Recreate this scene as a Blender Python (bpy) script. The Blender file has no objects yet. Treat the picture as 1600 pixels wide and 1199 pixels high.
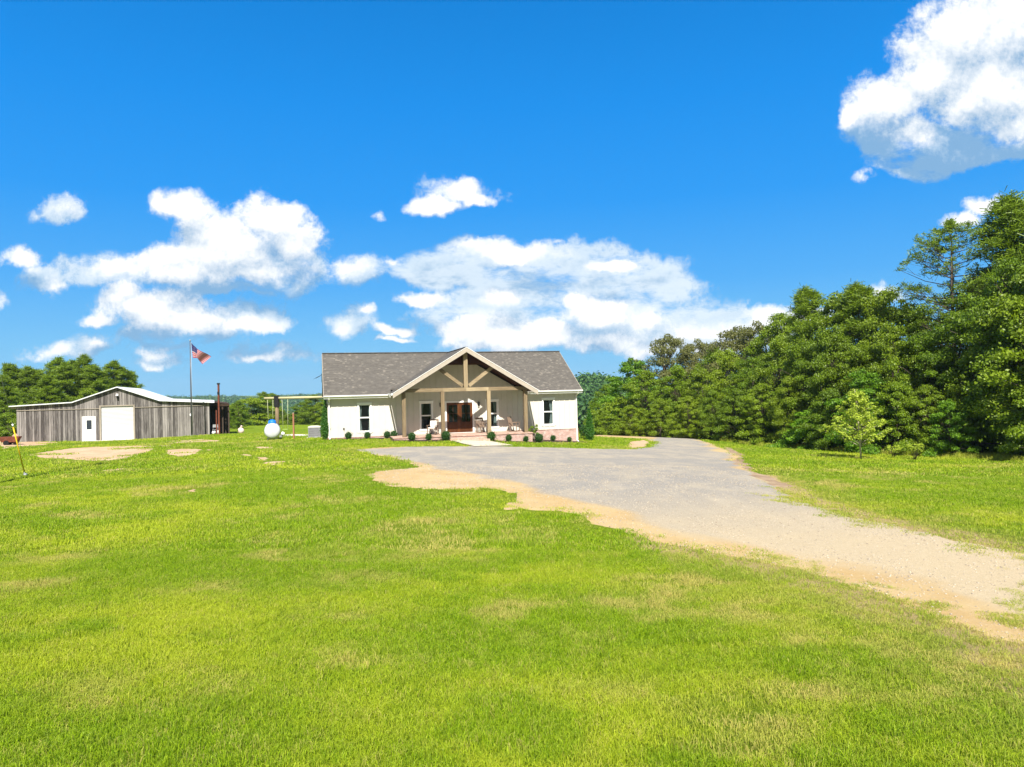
import bpy, math, random
import numpy as np
from mathutils import Vector, Matrix
from mathutils.geometry import delaunay_2d_cdt

SC = bpy.context.scene
COL = SC.collection
rnd = random.Random(7)
HC = 3.4            # camera height above the lawn (m)
F = 1110.0          # focal length in pixels of the 1600 px wide photograph
ROLL = math.atan(.0225)

# ------------------------------------------------------------------ camera
cam_d = bpy.data.cameras.new("camera"); cam = bpy.data.objects.new("camera", cam_d); COL.objects.link(cam)
cam_d.sensor_width = 36; cam_d.lens = 36 * F / 1600; cam_d.clip_start = .1; cam_d.clip_end = 9000
cam.matrix_world = (Matrix.Translation((0, 0, HC)) @ Matrix.Rotation(math.radians(90) + math.atan(6.5 / F), 4, 'X')
                    @ Matrix.Rotation(-ROLL, 4, 'Z'))
SC.camera = cam
SC.view_settings.view_transform = 'Standard'; SC.view_settings.look = 'None'
SC.view_settings.exposure = .98; SC.view_settings.gamma = 1; SC.view_settings.use_curve_mapping = False
SC.cycles.max_bounces = 6; SC.cycles.diffuse_bounces = 3; SC.cycles.transparent_max_bounces = 12
SC.cycles.transmission_bounces = 4; SC.cycles.glossy_bounces = 3

# ------------------------------------------------------------------ sun
SUN = Vector((-.073, 1.017, -1.08)).normalized()      # direction the light travels
sd = bpy.data.lights.new("sun", 'SUN'); so = bpy.data.objects.new("sun", sd); COL.objects.link(so)
sd.energy = 5.0; sd.angle = math.radians(.55); sd.color = (1, .95, .86)
so.rotation_euler = SUN.to_track_quat('-Z', 'Y').to_euler(); so.location = (0, -20, 40)

# ------------------------------------------------------------------ node helpers
class NT:
    def __init__(s, tree): s.t = tree; s.n = tree.nodes; s.l = tree.links
    def new(s, typ, **kw):
        n = s.n.new(typ)
        for k, v in kw.items(): setattr(n, k, v)
        return n
    def link(s, a, b): s.l.new(a, b)
    def put(s, sock, v):
        if isinstance(v, bpy.types.NodeSocket): s.l.new(v, sock)
        elif v is not None: sock.default_value = v
    def math(s, op, a, b=None, c=None, clamp=False):
        n = s.n.new('ShaderNodeMath'); n.operation = op; n.use_clamp = clamp
        s.put(n.inputs[0], a); s.put(n.inputs[1], b); s.put(n.inputs[2], c)
        return n.outputs[0]
    def vmath(s, op, a, b=None, scale=None):
        n = s.n.new('ShaderNodeVectorMath'); n.operation = op
        s.put(n.inputs[0], a); s.put(n.inputs[1], b)
        if scale is not None: s.put(n.inputs['Scale'], scale)
        return n.outputs['Value'] if op in ('LENGTH', 'DOT_PRODUCT') else n.outputs[0]
    def mix(s, fac, a, b):
        n = s.n.new('ShaderNodeMix'); n.data_type = 'RGBA'
        s.put(n.inputs[0], fac)
        for i, v in ((6, a), (7, b)):
            s.put(n.inputs[i], (*v, 1) if isinstance(v, (tuple, list)) and len(v) == 3 else v)
        return n.outputs[2]
    def mapr(s, v, a, b, c=0., d=1., smooth=True):
        n = s.n.new('ShaderNodeMapRange'); n.interpolation_type = 'SMOOTHSTEP' if smooth else 'LINEAR'
        s.put(n.inputs[0], v)
        for i, x in enumerate((a, b, c, d)): n.inputs[i + 1].default_value = x
        return n.outputs[0]
    def noise(s, vec, scale, detail=4, rough=.55, dist=0., dim='3D'):
        n = s.n.new('ShaderNodeTexNoise'); n.noise_dimensions = dim
        s.put(n.inputs['Vector'], vec)
        n.inputs['Scale'].default_value = scale; n.inputs['Detail'].default_value = detail
        n.inputs['Roughness'].default_value = rough; n.inputs['Distortion'].default_value = dist
        return n.outputs[0]
    def scale(s, vec, xyz):
        n = s.n.new('ShaderNodeMapping'); s.put(n.inputs[0], vec); n.inputs['Scale'].default_value = xyz
        return n.outputs[0]

# ------------------------------------------------------------------ sky
def ab(px, py):                                  # photograph pixel -> tangents right of and below the level view axis
    dx, dy = px - 800, py - 599.5
    c, s = math.cos(ROLL), math.sin(ROLL)
    return (c * dx - s * dy) / F, (s * dx + c * dy - 6.5) / F
CLOUDS = [                                          # centre and half-axes in photograph pixels, strength
 (292,328,56,38,1),(250,318,18,24,.8),(350,375,98,60,1),(300,418,140,32,.9),(425,345,60,42,1),(462,388,52,48,1),(330,405,120,36,1),(270,395,50,30,.9),(190,415,100,24,.62),(543,424,32,24,.66),(390,430,130,22,.7),
 (190,466,50,36,1),(240,484,108,48,1),(290,500,90,32,.9),(150,505,40,18,.7),(388,512,50,26,.85),(245,545,40,15,.62),(85,546,44,17,.6),(150,540,34,12,.5),
 (24,412,40,26,.8),(75,442,26,14,.4),(90,330,34,20,.24),(245,568,30,9,.55),(400,568,34,10,.6),(-20,470,30,20,.6),
 (720,296,42,28,1),(682,322,50,20,1),(745,312,34,18,.9),(602,331,11,10,.35),
 (790,393,98,28,.85),(735,382,44,14,.6),(958,414,52,17,1),(668,470,48,15,.85),(780,470,40,18,.8),(605,410,22,10,.3),
 (735,515,66,32,.95),(800,530,130,34,.95),(932,495,80,36,1),(900,478,40,22,.9),(990,540,130,26,.8),(1100,515,100,24,.62),(1195,496,60,24,.8),(1010,500,60,26,.6),(1270,500,60,20,.6),
 (530,516,22,20,.62),(576,494,18,12,.5),(620,522,32,12,.85),(615,538,32,7,.62),(868,377,16,8,.4),(1120,540,80,20,.62),
 (1342,185,34,30,1),(1395,160,70,58,1),(1450,115,78,72,1),(1505,60,88,88,1),(1580,50,130,120,1),(1560,140,140,80,1),(1430,205,60,34,.6),(1610,190,90,60,.85),(1356,270,16,10,.22),
 (1500,348,38,15,.85),(1545,325,46,18,.85),(1375,452,26,12,.55),(1700,330,90,40,.8),(-120,520,80,30,.9),(1750,60,90,120,1),
]
BANK = [(840,425,240,50,1.8),(945,455,165,72,2),(840,495,200,66,2),(1080,515,180,48,1.6),(760,400,120,36,1.4),(1200,515,110,34,1.2),(700,430,110,30,1.2)]
VEILS = BANK + [(330,432,210,38,1.8),(430,410,100,60,1.2),(290,525,130,24,1),(380,500,80,40,.9),(560,432,40,34,.7),(680,420,110,30,.9),(150,420,90,36,.9),(120,545,90,22,.7),
 (1440,236,100,54,2),(1530,222,120,52,2),(1610,200,100,64,2),(1400,245,50,34,1.2),(430,560,80,20,.5),(1200,520,120,36,.8),(60,435,50,24,.8),(90,335,46,30,.8),(545,510,60,34,.7),(1020,500,130,50,1),(900,400,90,30,.7),(1370,190,60,60,.9),(250,560,60,20,.6),(720,300,70,30,.6),(1380,455,40,18,.8)]
world = bpy.data.worlds.new("World"); SC.world = world; world.use_nodes = True
def build_world():
    k = NT(world.node_tree); bg = k.n['Background']
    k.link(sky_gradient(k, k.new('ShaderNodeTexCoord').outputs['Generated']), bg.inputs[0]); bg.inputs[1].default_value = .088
def sky_gradient(k, d):
    sep = k.new('ShaderNodeSeparateXYZ'); k.link(d, sep.inputs[0]); X, Y, Z = sep.outputs
    sk = k.new('ShaderNodeTexSky'); sk.sky_type = 'NISHITA'; sk.sun_disc = False; k.link(d, sk.inputs[0])
    sk.sun_elevation = math.asin(-SUN.z); sk.sun_rotation = math.atan2(-SUN.x, -SUN.y)
    sk.air_density = 1; sk.dust_density = .6; sk.ozone_density = 2
    el = k.math('MAXIMUM', Z, 0.)
    rp = k.new('ShaderNodeValToRGB'); k.link(el, rp.inputs[0]); cr = rp.color_ramp
    stops = [(0, (.145, .355, .53)), (.06, (.105, .32, .54)), (.14, (.045, .25, .55)), (.25, (.010, .195, .54)), (.37, (.002, .165, .50)), (.48, (.0, .133, .42)), (1, (.01, .09, .28))]
    cr.elements[0].position = 0; cr.elements[0].color = (*[c * 10 for c in stops[0][1]], 1)
    cr.elements[1].position = 1; cr.elements[1].color = (*[c * 10 for c in stops[-1][1]], 1)
    for p, c in stops[1:-1]:
        e = cr.elements.new(p); e.color = (*[v * 10 for v in c], 1)
    base = k.mix(.03, rp.outputs[0], sk.outputs[0])
    # paler warm sky towards the sun (behind the camera), added as fill light
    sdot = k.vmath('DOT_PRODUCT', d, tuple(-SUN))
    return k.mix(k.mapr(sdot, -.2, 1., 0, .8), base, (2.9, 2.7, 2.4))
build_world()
def vn2(x, y, seed=0):                             # value noise in numpy
    xi = np.floor(x).astype(np.int64); yi = np.floor(y).astype(np.int64); fx = x - xi; fy = y - yi
    fx = fx * fx * (3 - 2 * fx); fy = fy * fy * (3 - 2 * fy)
    def h(a, b):
        v = (a * 374761393 + b * 668265263 + seed * 1442695041) & 0x7fffffff
        v = ((v ^ (v >> 13)) * 1274126177) & 0x7fffffff
        return ((v ^ (v >> 16)) & 0xffff) / 65535.0
    return (h(xi, yi) * (1-fx) + h(xi+1, yi) * fx) * (1-fy) + (h(xi, yi+1) * (1-fx) + h(xi+1, yi+1) * fx) * fy
def vfbm(x, y, seed=0, o=5):
    s = 0; a = .5; t = 0
    for i in range(o): s = s + a * vn2(x * 2**i + i * 17.3, y * 2**i + i * 9.1, seed + i); t += a; a *= .55
    return s / t
def cloud_mask(a, b, lst, soft=.16):
    """a: right, b: up (tangents from the level axis); a field that is positive inside the clouds"""
    wa = a + (vfbm(a * 16, b * 16, 3) - .49) * .05; wb = b + (vfbm(a * 16 + 40, b * 16 + 7, 9) - .49) * .04
    acc = np.full(a.shape, -2.)
    for cx, cy, rx, ry, st in lst:
        ca, cb = ab(cx, cy); dx = (wa - ca) * F / rx; dy = (wb + cb) * F / ry
        dy = np.where(dy < 0, dy * 1.25, dy)         # flatter bases
        v = st * (1 - np.hypot(dx, dy)); h = np.maximum(soft - np.abs(acc - v), 0) / soft; acc = np.maximum(acc, v) + h * h * soft * .25
    return np.maximum(acc, -2)
def smooth_(x): x = np.clip(x, 0, 1); return x * x * (3 - 2 * x)
def build_clouds():
    """the clouded part of the sky dome, open towards the sun"""
    R = 7000.; na, ne = 520, 300; az = np.linspace(-.86, .86, na); el = np.linspace(.004, .62, ne); A, E = np.meshgrid(az, el)
    D = np.stack([np.sin(A) * np.cos(E), np.cos(A) * np.cos(E), np.sin(E)], -1); a = D[..., 0] / D[..., 1]; b = D[..., 2] / D[..., 1]
    V = D.reshape(-1, 3) * R + np.array([0, 0, HC]); i = np.arange(na * ne).reshape(ne, na); Fq = np.stack([i[:-1, :-1], i[:-1, 1:], i[1:, 1:], i[1:, :-1]], -1).reshape(-1, 4)
    me = bpy.data.meshes.new('sky'); me.from_pydata([tuple(v) for v in V], [], [tuple(f) for f in Fq])
    m0 = cloud_mask(a, b, CLOUDS); up = .040
    rise = (m0 - cloud_mask(a - .004, b + up, CLOUDS)); veil = cloud_mask(a, b, VEILS); bank = smooth_(cloud_mask(a, b, BANK) * 2.5)
    vals = {'mask': m0, 'rise': rise, 'veil': veil, 'bank': bank, 'pa': a, 'pb': b}
    for nm, v in vals.items():
        at = me.attributes.new(nm, 'FLOAT', 'POINT'); at.data.foreach_set('value', v.astype(np.float32).ravel())
    o = bpy.data.objects.new('sky', me); COL.objects.link(o); o['kind'] = 'structure'
    m = bpy.data.materials.new('clouds'); m.use_nodes = True; k = NT(m.node_tree); k.n.remove(k.n['Principled BSDF']); m.cycles.emission_sampling = 'NONE'
    def att(n): x = k.new('ShaderNodeAttribute', attribute_name=n); return x.outputs['Fac']
    c = k.new('ShaderNodeCombineXYZ'); k.link(att('pa'), c.inputs[0]); k.link(att('pb'), c.inputs[1]); P = c.outputs[0]
    def puff(v):
        n1 = k.noise(v, 24, 10, .66, dim='2D'); n2 = k.noise(v, 58, 5, .62, dim='2D')
        bil = k.math('ABSOLUTE', k.math('MULTIPLY_ADD', n2, 2, -1))
        return k.math('SUBTRACT', k.math('MULTIPLY_ADD', n1, 1.6, -.74), k.math('MULTIPLY', bil, .42))
    p0 = puff(P); p1 = puff(k.vmath('ADD', P, (-.004, .012, 0)))
    M = att('mask'); dd = k.math('MULTIPLY_ADD', M, 1.7, p0)
    alpha = k.mapr(dd, -.10, .72)
    th = k.mapr(k.noise(k.scale(P, (1, 2.2, 1)), 10, 8, .62, dim='2D'), .22, .50)
    veil = k.math('MULTIPLY', k.math('MULTIPLY', k.mapr(k.math('ADD', att('veil'), k.math('MULTIPLY_ADD', p0, .6, .02)), -.02, .42), th), .92)
    # relief of the puffs: bright where they face up and left, blue-grey underneath
    lit = k.math('ADD', k.math('MULTIPLY', k.math('SUBTRACT', p0, p1), .85), k.math('MULTIPLY_ADD', att('rise'), .85, .54))
    lit = k.math('ADD', lit, k.math('MULTIPLY_ADD', k.noise(P, 13, 4, .5, dim='2D'), .36, -.17))
    lit = k.math('ADD', lit, k.math('MULTIPLY', k.math('MAXIMUM', M, 0.), .42)); lit = k.mapr(lit, .05, 1.12, 0, 1, False)
    ccol = k.mix(lit, (.15, .25, .37), (.55, .56, .565))
    vcol = k.mix(k.mapr(k.math('ADD', lit, k.math('MULTIPLY', th, .3)), .2, 1.2), (.125, .235, .365), (.37, .44, .50))
    vcol = k.mix(k.math('MULTIPLY', att('bank'), k.mapr(k.noise(k.scale(P, (1, 2.6, 1)), 13, 7, .6, dim='2D'), .38, .60, .25, .85)), vcol, (.45, .50, .535))
    em = k.new('ShaderNodeEmission'); tr = k.new('ShaderNodeBsdfTransparent'); ms = k.new('ShaderNodeMixShader')
    tot = k.math('MAXIMUM', alpha, veil); k.link(k.mix(k.math('DIVIDE', alpha, k.math('MAXIMUM', tot, .01)), vcol, ccol), em.inputs[0])
    k.link(tot, ms.inputs[0]); k.link(tr.outputs[0], ms.inputs[1]); k.link(em.outputs[0], ms.inputs[2]); k.link(ms.outputs[0], k.n['Material Output'].inputs[0])
    me.materials.append(m)
build_clouds()

# ------------------------------------------------------------------ measured geometry
def P3(px, py, d):
    a, b = ab(px, py); return Vector((a * d, d, HC - b * d))
TP = math.atan(.2757)                                # house yaw
HO = P3(513, 687, 49.5); HO.z = 0
BP = math.atan(.42); BO = P3(27, 690, 63.5); BO.z = 0
def loc2w(o, yaw, u, w):
    return o.x + u * math.cos(yaw) - w * math.sin(yaw), o.y + u * math.sin(yaw) + w * math.cos(yaw)
def house_pt(u, w): return loc2w(HO, TP, u, w)
def barn_pt(u, w): return loc2w(BO, BP, u, w)
ctrl = []
for px, py, d in [(513,687,49.5),(903,689.5,54.4),(426,688,51),(27,690,63.5),(328,678.5,69.6),(183,690,66.5),(1600,722,41.4),(1345,717,43.2),(1200,699,57.7),
                  (1000,683.5,76),(1040,684,68),(1120,700,51.6),(1440,870,15.2),(700,699,44.5),(440,664,133),(930,680,79),(1450,712,47.4),(40,743,32),(170,722,38),
                  (380,676,72),(480,684,55),(1000,700,52.5),(728,688,48.9),(800,690,49.9),(842,691,51),(616,687.5,47.9),(643,689.5,48.2)]:
    p = P3(px, py, d); ctrl.append((p.x, p.y, p.z))
ctrl += [(0,0,-.05),(-12,8,.02),(12,8,-.25),(0,18,-.02),(-25,15,-.1),(25,15,-.7),(0,30,-.08),(-18,28,0),(-40,40,-.3),(-90,60,-1),(-60,90,-2),(-75,150,-5),(0,110,-4),(40,100,-4.5),
         (60,60,-3),(90,30,-3),(30,25,-.8),(35,40,-1.6),(-30,100,-1.5),(-20,200,-8),(60,200,-9),(-140,200,-8),(0,-40,0),(-60,-30,-.5),(60,-30,-1),(160,100,-8),(-160,40,-3),(-25,75,-.9)]
ctrl = np.array(ctrl); CM = 9.0
def _phi(r2): return np.sqrt(r2 + CM * CM)
_n = len(ctrl)
_A = np.zeros((_n + 3, _n + 3)); _d2 = ((ctrl[:, None, :2] - ctrl[None, :, :2]) ** 2).sum(-1)
_A[:_n, :_n] = _phi(_d2) ; _A[:_n, _n] = 1; _A[:_n, _n+1:] = ctrl[:, :2]; _A[_n:, :_n] = _A[:_n, _n:].T; _A[:_n, :_n] -= .3 * np.eye(_n)
_W = np.linalg.solve(_A, np.concatenate([ctrl[:, 2], np.zeros(3)]))
def smooth(x): x = np.clip(x, 0, 1); return x * x * (3 - 2 * x)
def gh(x, y):
    x = np.asarray(x, float); y = np.asarray(y, float); sh = x.shape
    x = x.ravel(); y = y.ravel(); out = np.empty(len(x))
    for i in range(0, len(x), 20000):
        xx, yy = x[i:i+20000], y[i:i+20000]
        cx = np.clip(xx, -170, 170); cy = np.clip(yy, -45, 210)
        near = _phi((cx[:, None] - ctrl[:, 0]) ** 2 + (cy[:, None] - ctrl[:, 1]) ** 2) @ _W[:_n] + _W[_n] + _W[_n+1] * cx + _W[_n+2] * cy
        r = np.hypot(xx, yy); az = np.arctan2(xx, np.maximum(yy, 1e-3))
        hill = -27 + 12 * smooth((r - 700) / 800) + 1.8 * np.sin(az * 9 + 1.1) + 1.1 * np.sin(az * 23) * smooth((r - 600) / 500)
        hill += 24 * np.exp(-((xx - 50) / 70) ** 2 - ((yy - 420) / 110) ** 2) * 1.0      # wooded rise right of the house
        t = smooth((r - 170) / 230)
        out[i:i+20000] = near * (1 - t) + hill * t
    return out.reshape(sh)
def g1(x, y): return float(gh(np.array([x]), np.array([y]))[0])
def G(px, py, lo=3., hi=260.):
    a, b = ab(px, py)
    ds = np.concatenate([np.arange(lo, 100, .1), np.arange(100, hi, .5)])
    f = (HC - b * ds) - gh(a * ds, ds)
    i = int(np.argmax(f < 0)) if (f < 0).any() else len(ds) - 1
    d = ds[i] if i == 0 else ds[i-1] + (ds[i] - ds[i-1]) * f[i-1] / (f[i-1] - f[i] + 1e-9)
    return (a * d, d)
def GP(pts): return [G(*p) for p in pts]

# ------------------------------------------------------------------ object helpers
def tag(o, label=None, cat=None, group=None, kind=None):
    if label: o['label'] = label
    if cat: o['category'] = cat
    if group: o['group'] = group
    if kind: o['kind'] = kind
    return o
def empty(name, loc, rz=0, label=None, cat=None, group=None):
    o = bpy.data.objects.new(name, None); COL.objects.link(o); o.location = loc; o.rotation_euler = (0, 0, rz)
    o.empty_display_size = .2
    return tag(o, label, cat, group)
def copy_tree(o, parent=None):
    c = o.copy(); COL.objects.link(c); c.parent = parent
    for ch in [x for x in bpy.data.objects if x.parent == o]: copy_tree(ch, c)
    return c
def mesh_np(name, V, Fc, mats, parent=None, tone=None, smoothf=False, link=True, uv=False):
    me = bpy.data.meshes.new(name)
    V = np.asarray(V, np.float32); Fc = np.asarray(Fc, np.int32)
    me.vertices.add(len(V)); me.vertices.foreach_set('co', V.ravel())
    k = Fc.shape[1]
    me.loops.add(Fc.size); me.loops.foreach_set('vertex_index', Fc.ravel())
    me.polygons.add(len(Fc)); me.polygons.foreach_set('loop_start', np.arange(0, Fc.size, k, dtype=np.int32))
    me.polygons.foreach_set('loop_total', np.full(len(Fc), k, np.int32))
    me.polygons.foreach_set('use_smooth', np.full(len(Fc), bool(smoothf)))
    if tone is not None:
        at = me.attributes.new('tone', 'FLOAT', 'FACE'); at.data.foreach_set('value', np.asarray(tone, np.float32))
    me.update(calc_edges=True)
    for m in (mats if isinstance(mats, (list, tuple)) else [mats]): me.materials.append(m)
    o = bpy.data.objects.new(name, me)
    if link: COL.objects.link(o)
    if parent: o.parent = parent
    return o
class MB:
    def __init__(s): s.v = []; s.f = []; s.m = []; s.t = []; s.sm = []
    def add(s, vs, fs, m=0, t=0., sm=False):
        b = len(s.v); s.v += [tuple(v) for v in vs]
        for f in fs: s.f.append([i + b for i in f]); s.m.append(m); s.t.append(t); s.sm.append(sm)
    def box(s, a, b, m=0, t=0.):
        (x0, y0, z0), (x1, y1, z1) = a, b
        x0, x1 = min(x0, x1), max(x0, x1); y0, y1 = min(y0, y1), max(y0, y1); z0, z1 = min(z0, z1), max(z0, z1)
        s.add([(x0,y0,z0),(x1,y0,z0),(x1,y1,z0),(x0,y1,z0),(x0,y0,z1),(x1,y0,z1),(x1,y1,z1),(x0,y1,z1)],
              [(3,2,1,0),(4,5,6,7),(0,1,5,4),(1,2,6,5),(2,3,7,6),(3,0,4,7)], m, t)
        return s
    def bar(s, p0, p1, w, h, m=0, up=(0, 0, 1), t=0.):          # a beam with a rectangular section
        p0, p1 = Vector(p0), Vector(p1); d = (p1 - p0).normalized(); up = Vector(up)
        r = d.cross(up)
        if r.length < 1e-4: r = d.cross(Vector((0, 1, 0)))
        r.normalize(); u = r.cross(d)
        q = []
        for p in (p0, p1):
            for a, b in ((-1,-1),(1,-1),(1,1),(-1,1)): q.append(p + r * a * w / 2 + u * b * h / 2)
        s.add(q, [(3,2,1,0),(4,5,6,7),(0,1,5,4),(1,2,6,5),(2,3,7,6),(3,0,4,7)], m, t)
        return s
    def tube(s, pts, rad, n=8, m=0, caps=True, t=0., sm=True):
        pts = [Vector(p) for p in pts]
        if not isinstance(rad, (list, tuple)): rad = [rad] * len(pts)
        b = len(s.v); prev = None
        for i, p in enumerate(pts):
            d = (pts[min(i+1, len(pts)-1)] - pts[max(i-1, 0)]).normalized()
            x = d.cross(Vector((.31, .17, .93))) if prev is None else prev - d * prev.dot(d)
            if x.length < 1e-4: x = d.cross(Vector((1, 0, 0)))
            x.normalize(); prev = x; y = d.cross(x)
            for k in range(n):
                a = 2 * math.pi * k / n; s.v.append(tuple(p + (x * math.cos(a) + y * math.sin(a)) * rad[i]))
        for i in range(len(pts) - 1):
            for k in range(n):
                k2 = (k + 1) % n
                s.f.append([b+i*n+k, b+i*n+k2, b+(i+1)*n+k2, b+(i+1)*n+k]); s.m.append(m); s.t.append(t); s.sm.append(sm)
        if caps:
            s.f.append([b+k for k in range(n)][::-1]); s.m.append(m); s.t.append(t); s.sm.append(False)
            s.f.append([b+(len(pts)-1)*n+k for k in range(n)]); s.m.append(m); s.t.append(t); s.sm.append(False)
        return s
    def prism(s, prof, y0, y1, m=0, axis='y', t=0.):               # polygon in (x, z) extruded along y, or (x, y) along z
        n = len(prof)
        mk = (lambda p, h: (p[0], h, p[1])) if axis == 'y' else ((lambda p, h: (p[0], p[1], h)) if axis == 'z' else (lambda p, h: (h, p[0], p[1])))
        vs = [mk(p, y0) for p in prof] + [mk(p, y1) for p in prof]
        fs = [list(range(n)), list(range(2*n-1, n-1, -1))] + [[(i+1) % n, i, n+i, n+(i+1) % n] for i in range(n)]
        s.add(vs, fs, m, t); return s
    def sphere(s, c, r, n=16, k=10, m=0, sc=(1,1,1), t=0.):
        prof = [(r * math.sin(math.pi * i / k), -r * math.cos(math.pi * i / k)) for i in range(k + 1)]
        return s.lathe(prof, c, n, m, sc, t)
    def lathe(s, prof, c=(0,0,0), n=16, m=0, sc=(1,1,1), t=0., axis='z'):
        b = len(s.v)
        for r, z in prof:
            for q in range(n):
                a = 2 * math.pi * q / n; p = (max(r, 1e-4) * math.cos(a) * sc[0], max(r, 1e-4) * math.sin(a) * sc[1], z * sc[2])
                if axis == 'y': p = (p[0], p[2], p[1])
                s.v.append((p[0] + c[0], p[1] + c[1], p[2] + c[2]))
        for i in range(len(prof) - 1):
            for q in range(n):
                q2 = (q + 1) % n
                s.f.append([b+i*n+q, b+i*n+q2, b+(i+1)*n+q2, b+(i+1)*n+q]); s.m.append(m); s.t.append(t); s.sm.append(True)
        return s
    def build(s, name, mats, parent=None, loc=None, link=True):
        me = bpy.data.meshes.new(name); me.from_pydata(s.v, [], s.f)
        for m in (mats if isinstance(mats, (list, tuple)) else [mats]): me.materials.append(m)
        me.polygons.foreach_set('material_index', s.m); me.polygons.foreach_set('use_smooth', s.sm)
        at = me.attributes.new('tone', 'FLOAT', 'FACE'); at.data.foreach_set('value', s.t)
        me.update()
        import bmesh
        bm = bmesh.new(); bm.from_mesh(me); bmesh.ops.recalc_face_normals(bm, faces=bm.faces); bm.to_mesh(me); bm.free()
        uvl = me.uv_layers.new(name='uv')                            # metres along each face: across and up its slope
        for p in me.polygons:
            nrm = p.normal; tx = Vector((0, 0, 1)).cross(nrm)
            if tx.length < .02: tx = Vector((1, 0, 0))
            tx.normalize(); ty = nrm.cross(tx)
            for li in p.loop_indices:
                c = me.vertices[me.loops[li].vertex_index].co; uvl.data[li].uv = (c.dot(tx), c.dot(ty))
        o = bpy.data.objects.new(name, me)
        if link: COL.objects.link(o)
        if parent: o.parent = parent
        if loc is not None: o.location = loc
        return o

# ------------------------------------------------------------------ materials
MATS = {}
def mat(name):
    m = bpy.data.materials.new(name); m.use_nodes = True; k = NT(m.node_tree); MATS[name] = m
    return m, k, k.n['Principled BSDF']
def plain(name, col, rough=.7, metal=0., var=.12, nscale=6., bump=0., spec=.3):
    m, k, p = mat(name)
    tc = k.new('ShaderNodeTexCoord').outputs['Object']
    n = k.noise(tc, nscale, 5, .6); n2 = k.noise(tc, nscale * 9, 3, .6)
    f = k.math('ADD', k.math('MULTIPLY', n, .65), k.math('MULTIPLY', n2, .35))
    c = k.mix(k.mapr(f, .3, .7), tuple(v * (1 - var) for v in col), tuple(min(1, v * (1 + var)) for v in col))
    k.link(c, p.inputs['Base Color']); p.inputs['Roughness'].default_value = rough; p.inputs['Metallic'].default_value = metal
    p.inputs['Specular IOR Level'].default_value = spec
    if bump:
        b = k.new('ShaderNodeBump'); b.inputs['Strength'].default_value = bump; b.inputs['Distance'].default_value = .02
        k.link(n2, b.inputs['Height']); k.link(b.outputs[0], p.inputs['Normal'])
    return m
def wood(name, c1, c2, along='V', rough=.8, scale=1., knots=True):
    m, k, p = mat(name)
    uv = k.new('ShaderNodeTexCoord').outputs['Object']; at = k.new('ShaderNodeAttribute', attribute_name='tone')
    off = k.new('ShaderNodeCombineXYZ'); k.link(k.math('MULTIPLY', at.outputs['Fac'], 37.), off.inputs[0]); k.link(k.math('MULTIPLY', at.outputs['Fac'], 11.), off.inputs[2])
    v = k.vmath('ADD', uv, off.outputs[0])
    v = k.scale(v, {'V': (14 * scale, 14 * scale, .9 * scale), 'H': (.9 * scale, 14 * scale, 14 * scale)}[along])
    n = k.noise(v, 1.6, 6, .65, .4)
    big = k.noise(k.scale(uv, (1, 1, .35)), .9, 4, .6)
    f = k.mapr(k.math('ADD', k.math('MULTIPLY', n, .75), k.math('MULTIPLY', at.outputs['Fac'], .35)), .3, .78)
    c = k.mix(f, c1, c2)
    c = k.mix(k.mapr(big, .35, .7, 0, .3), c, tuple(x * .6 for x in c1))
    k.link(c, p.inputs['Base Color']); p.inputs['Roughness'].default_value = rough; p.inputs['Specular IOR Level'].default_value = .2
    b = k.new('ShaderNodeBump'); b.inputs['Strength'].default_value = .3; b.inputs['Distance'].default_value = .01
    k.link(n, b.inputs['Height']); k.link(b.outputs[0], p.inputs['Normal'])
    return m
def brick_mat(name, c1, c2, c3, mortar, bw=.21, bh=.07):
    m, k, p = mat(name); uv = k.new('ShaderNodeUVMap', uv_map='uv').outputs[0]
    t = k.new('ShaderNodeTexBrick'); k.link(uv, t.inputs['Vector']); t.inputs['Scale'].default_value = 1
    t.inputs['Brick Width'].default_value = bw; t.inputs['Row Height'].default_value = bh; t.inputs['Mortar Size'].default_value = .008
    t.inputs['Color1'].default_value = (*c1, 1); t.inputs['Color2'].default_value = (*c2, 1); t.inputs['Mortar'].default_value = (*mortar, 1)
    n = k.noise(uv, 3.5, 4, .7)
    c = k.mix(k.mapr(n, .45, .65, 0, .6), t.outputs['Color'], c3)
    k.link(c, p.inputs['Base Color']); p.inputs['Roughness'].default_value = .9
    b = k.new('ShaderNodeBump'); b.inputs['Strength'].default_value = .5; b.inputs['Distance'].default_value = .01; b.invert = True
    k.link(t.outputs['Fac'], b.inputs['Height']); k.link(b.outputs[0], p.inputs['Normal'])
    return m
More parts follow.
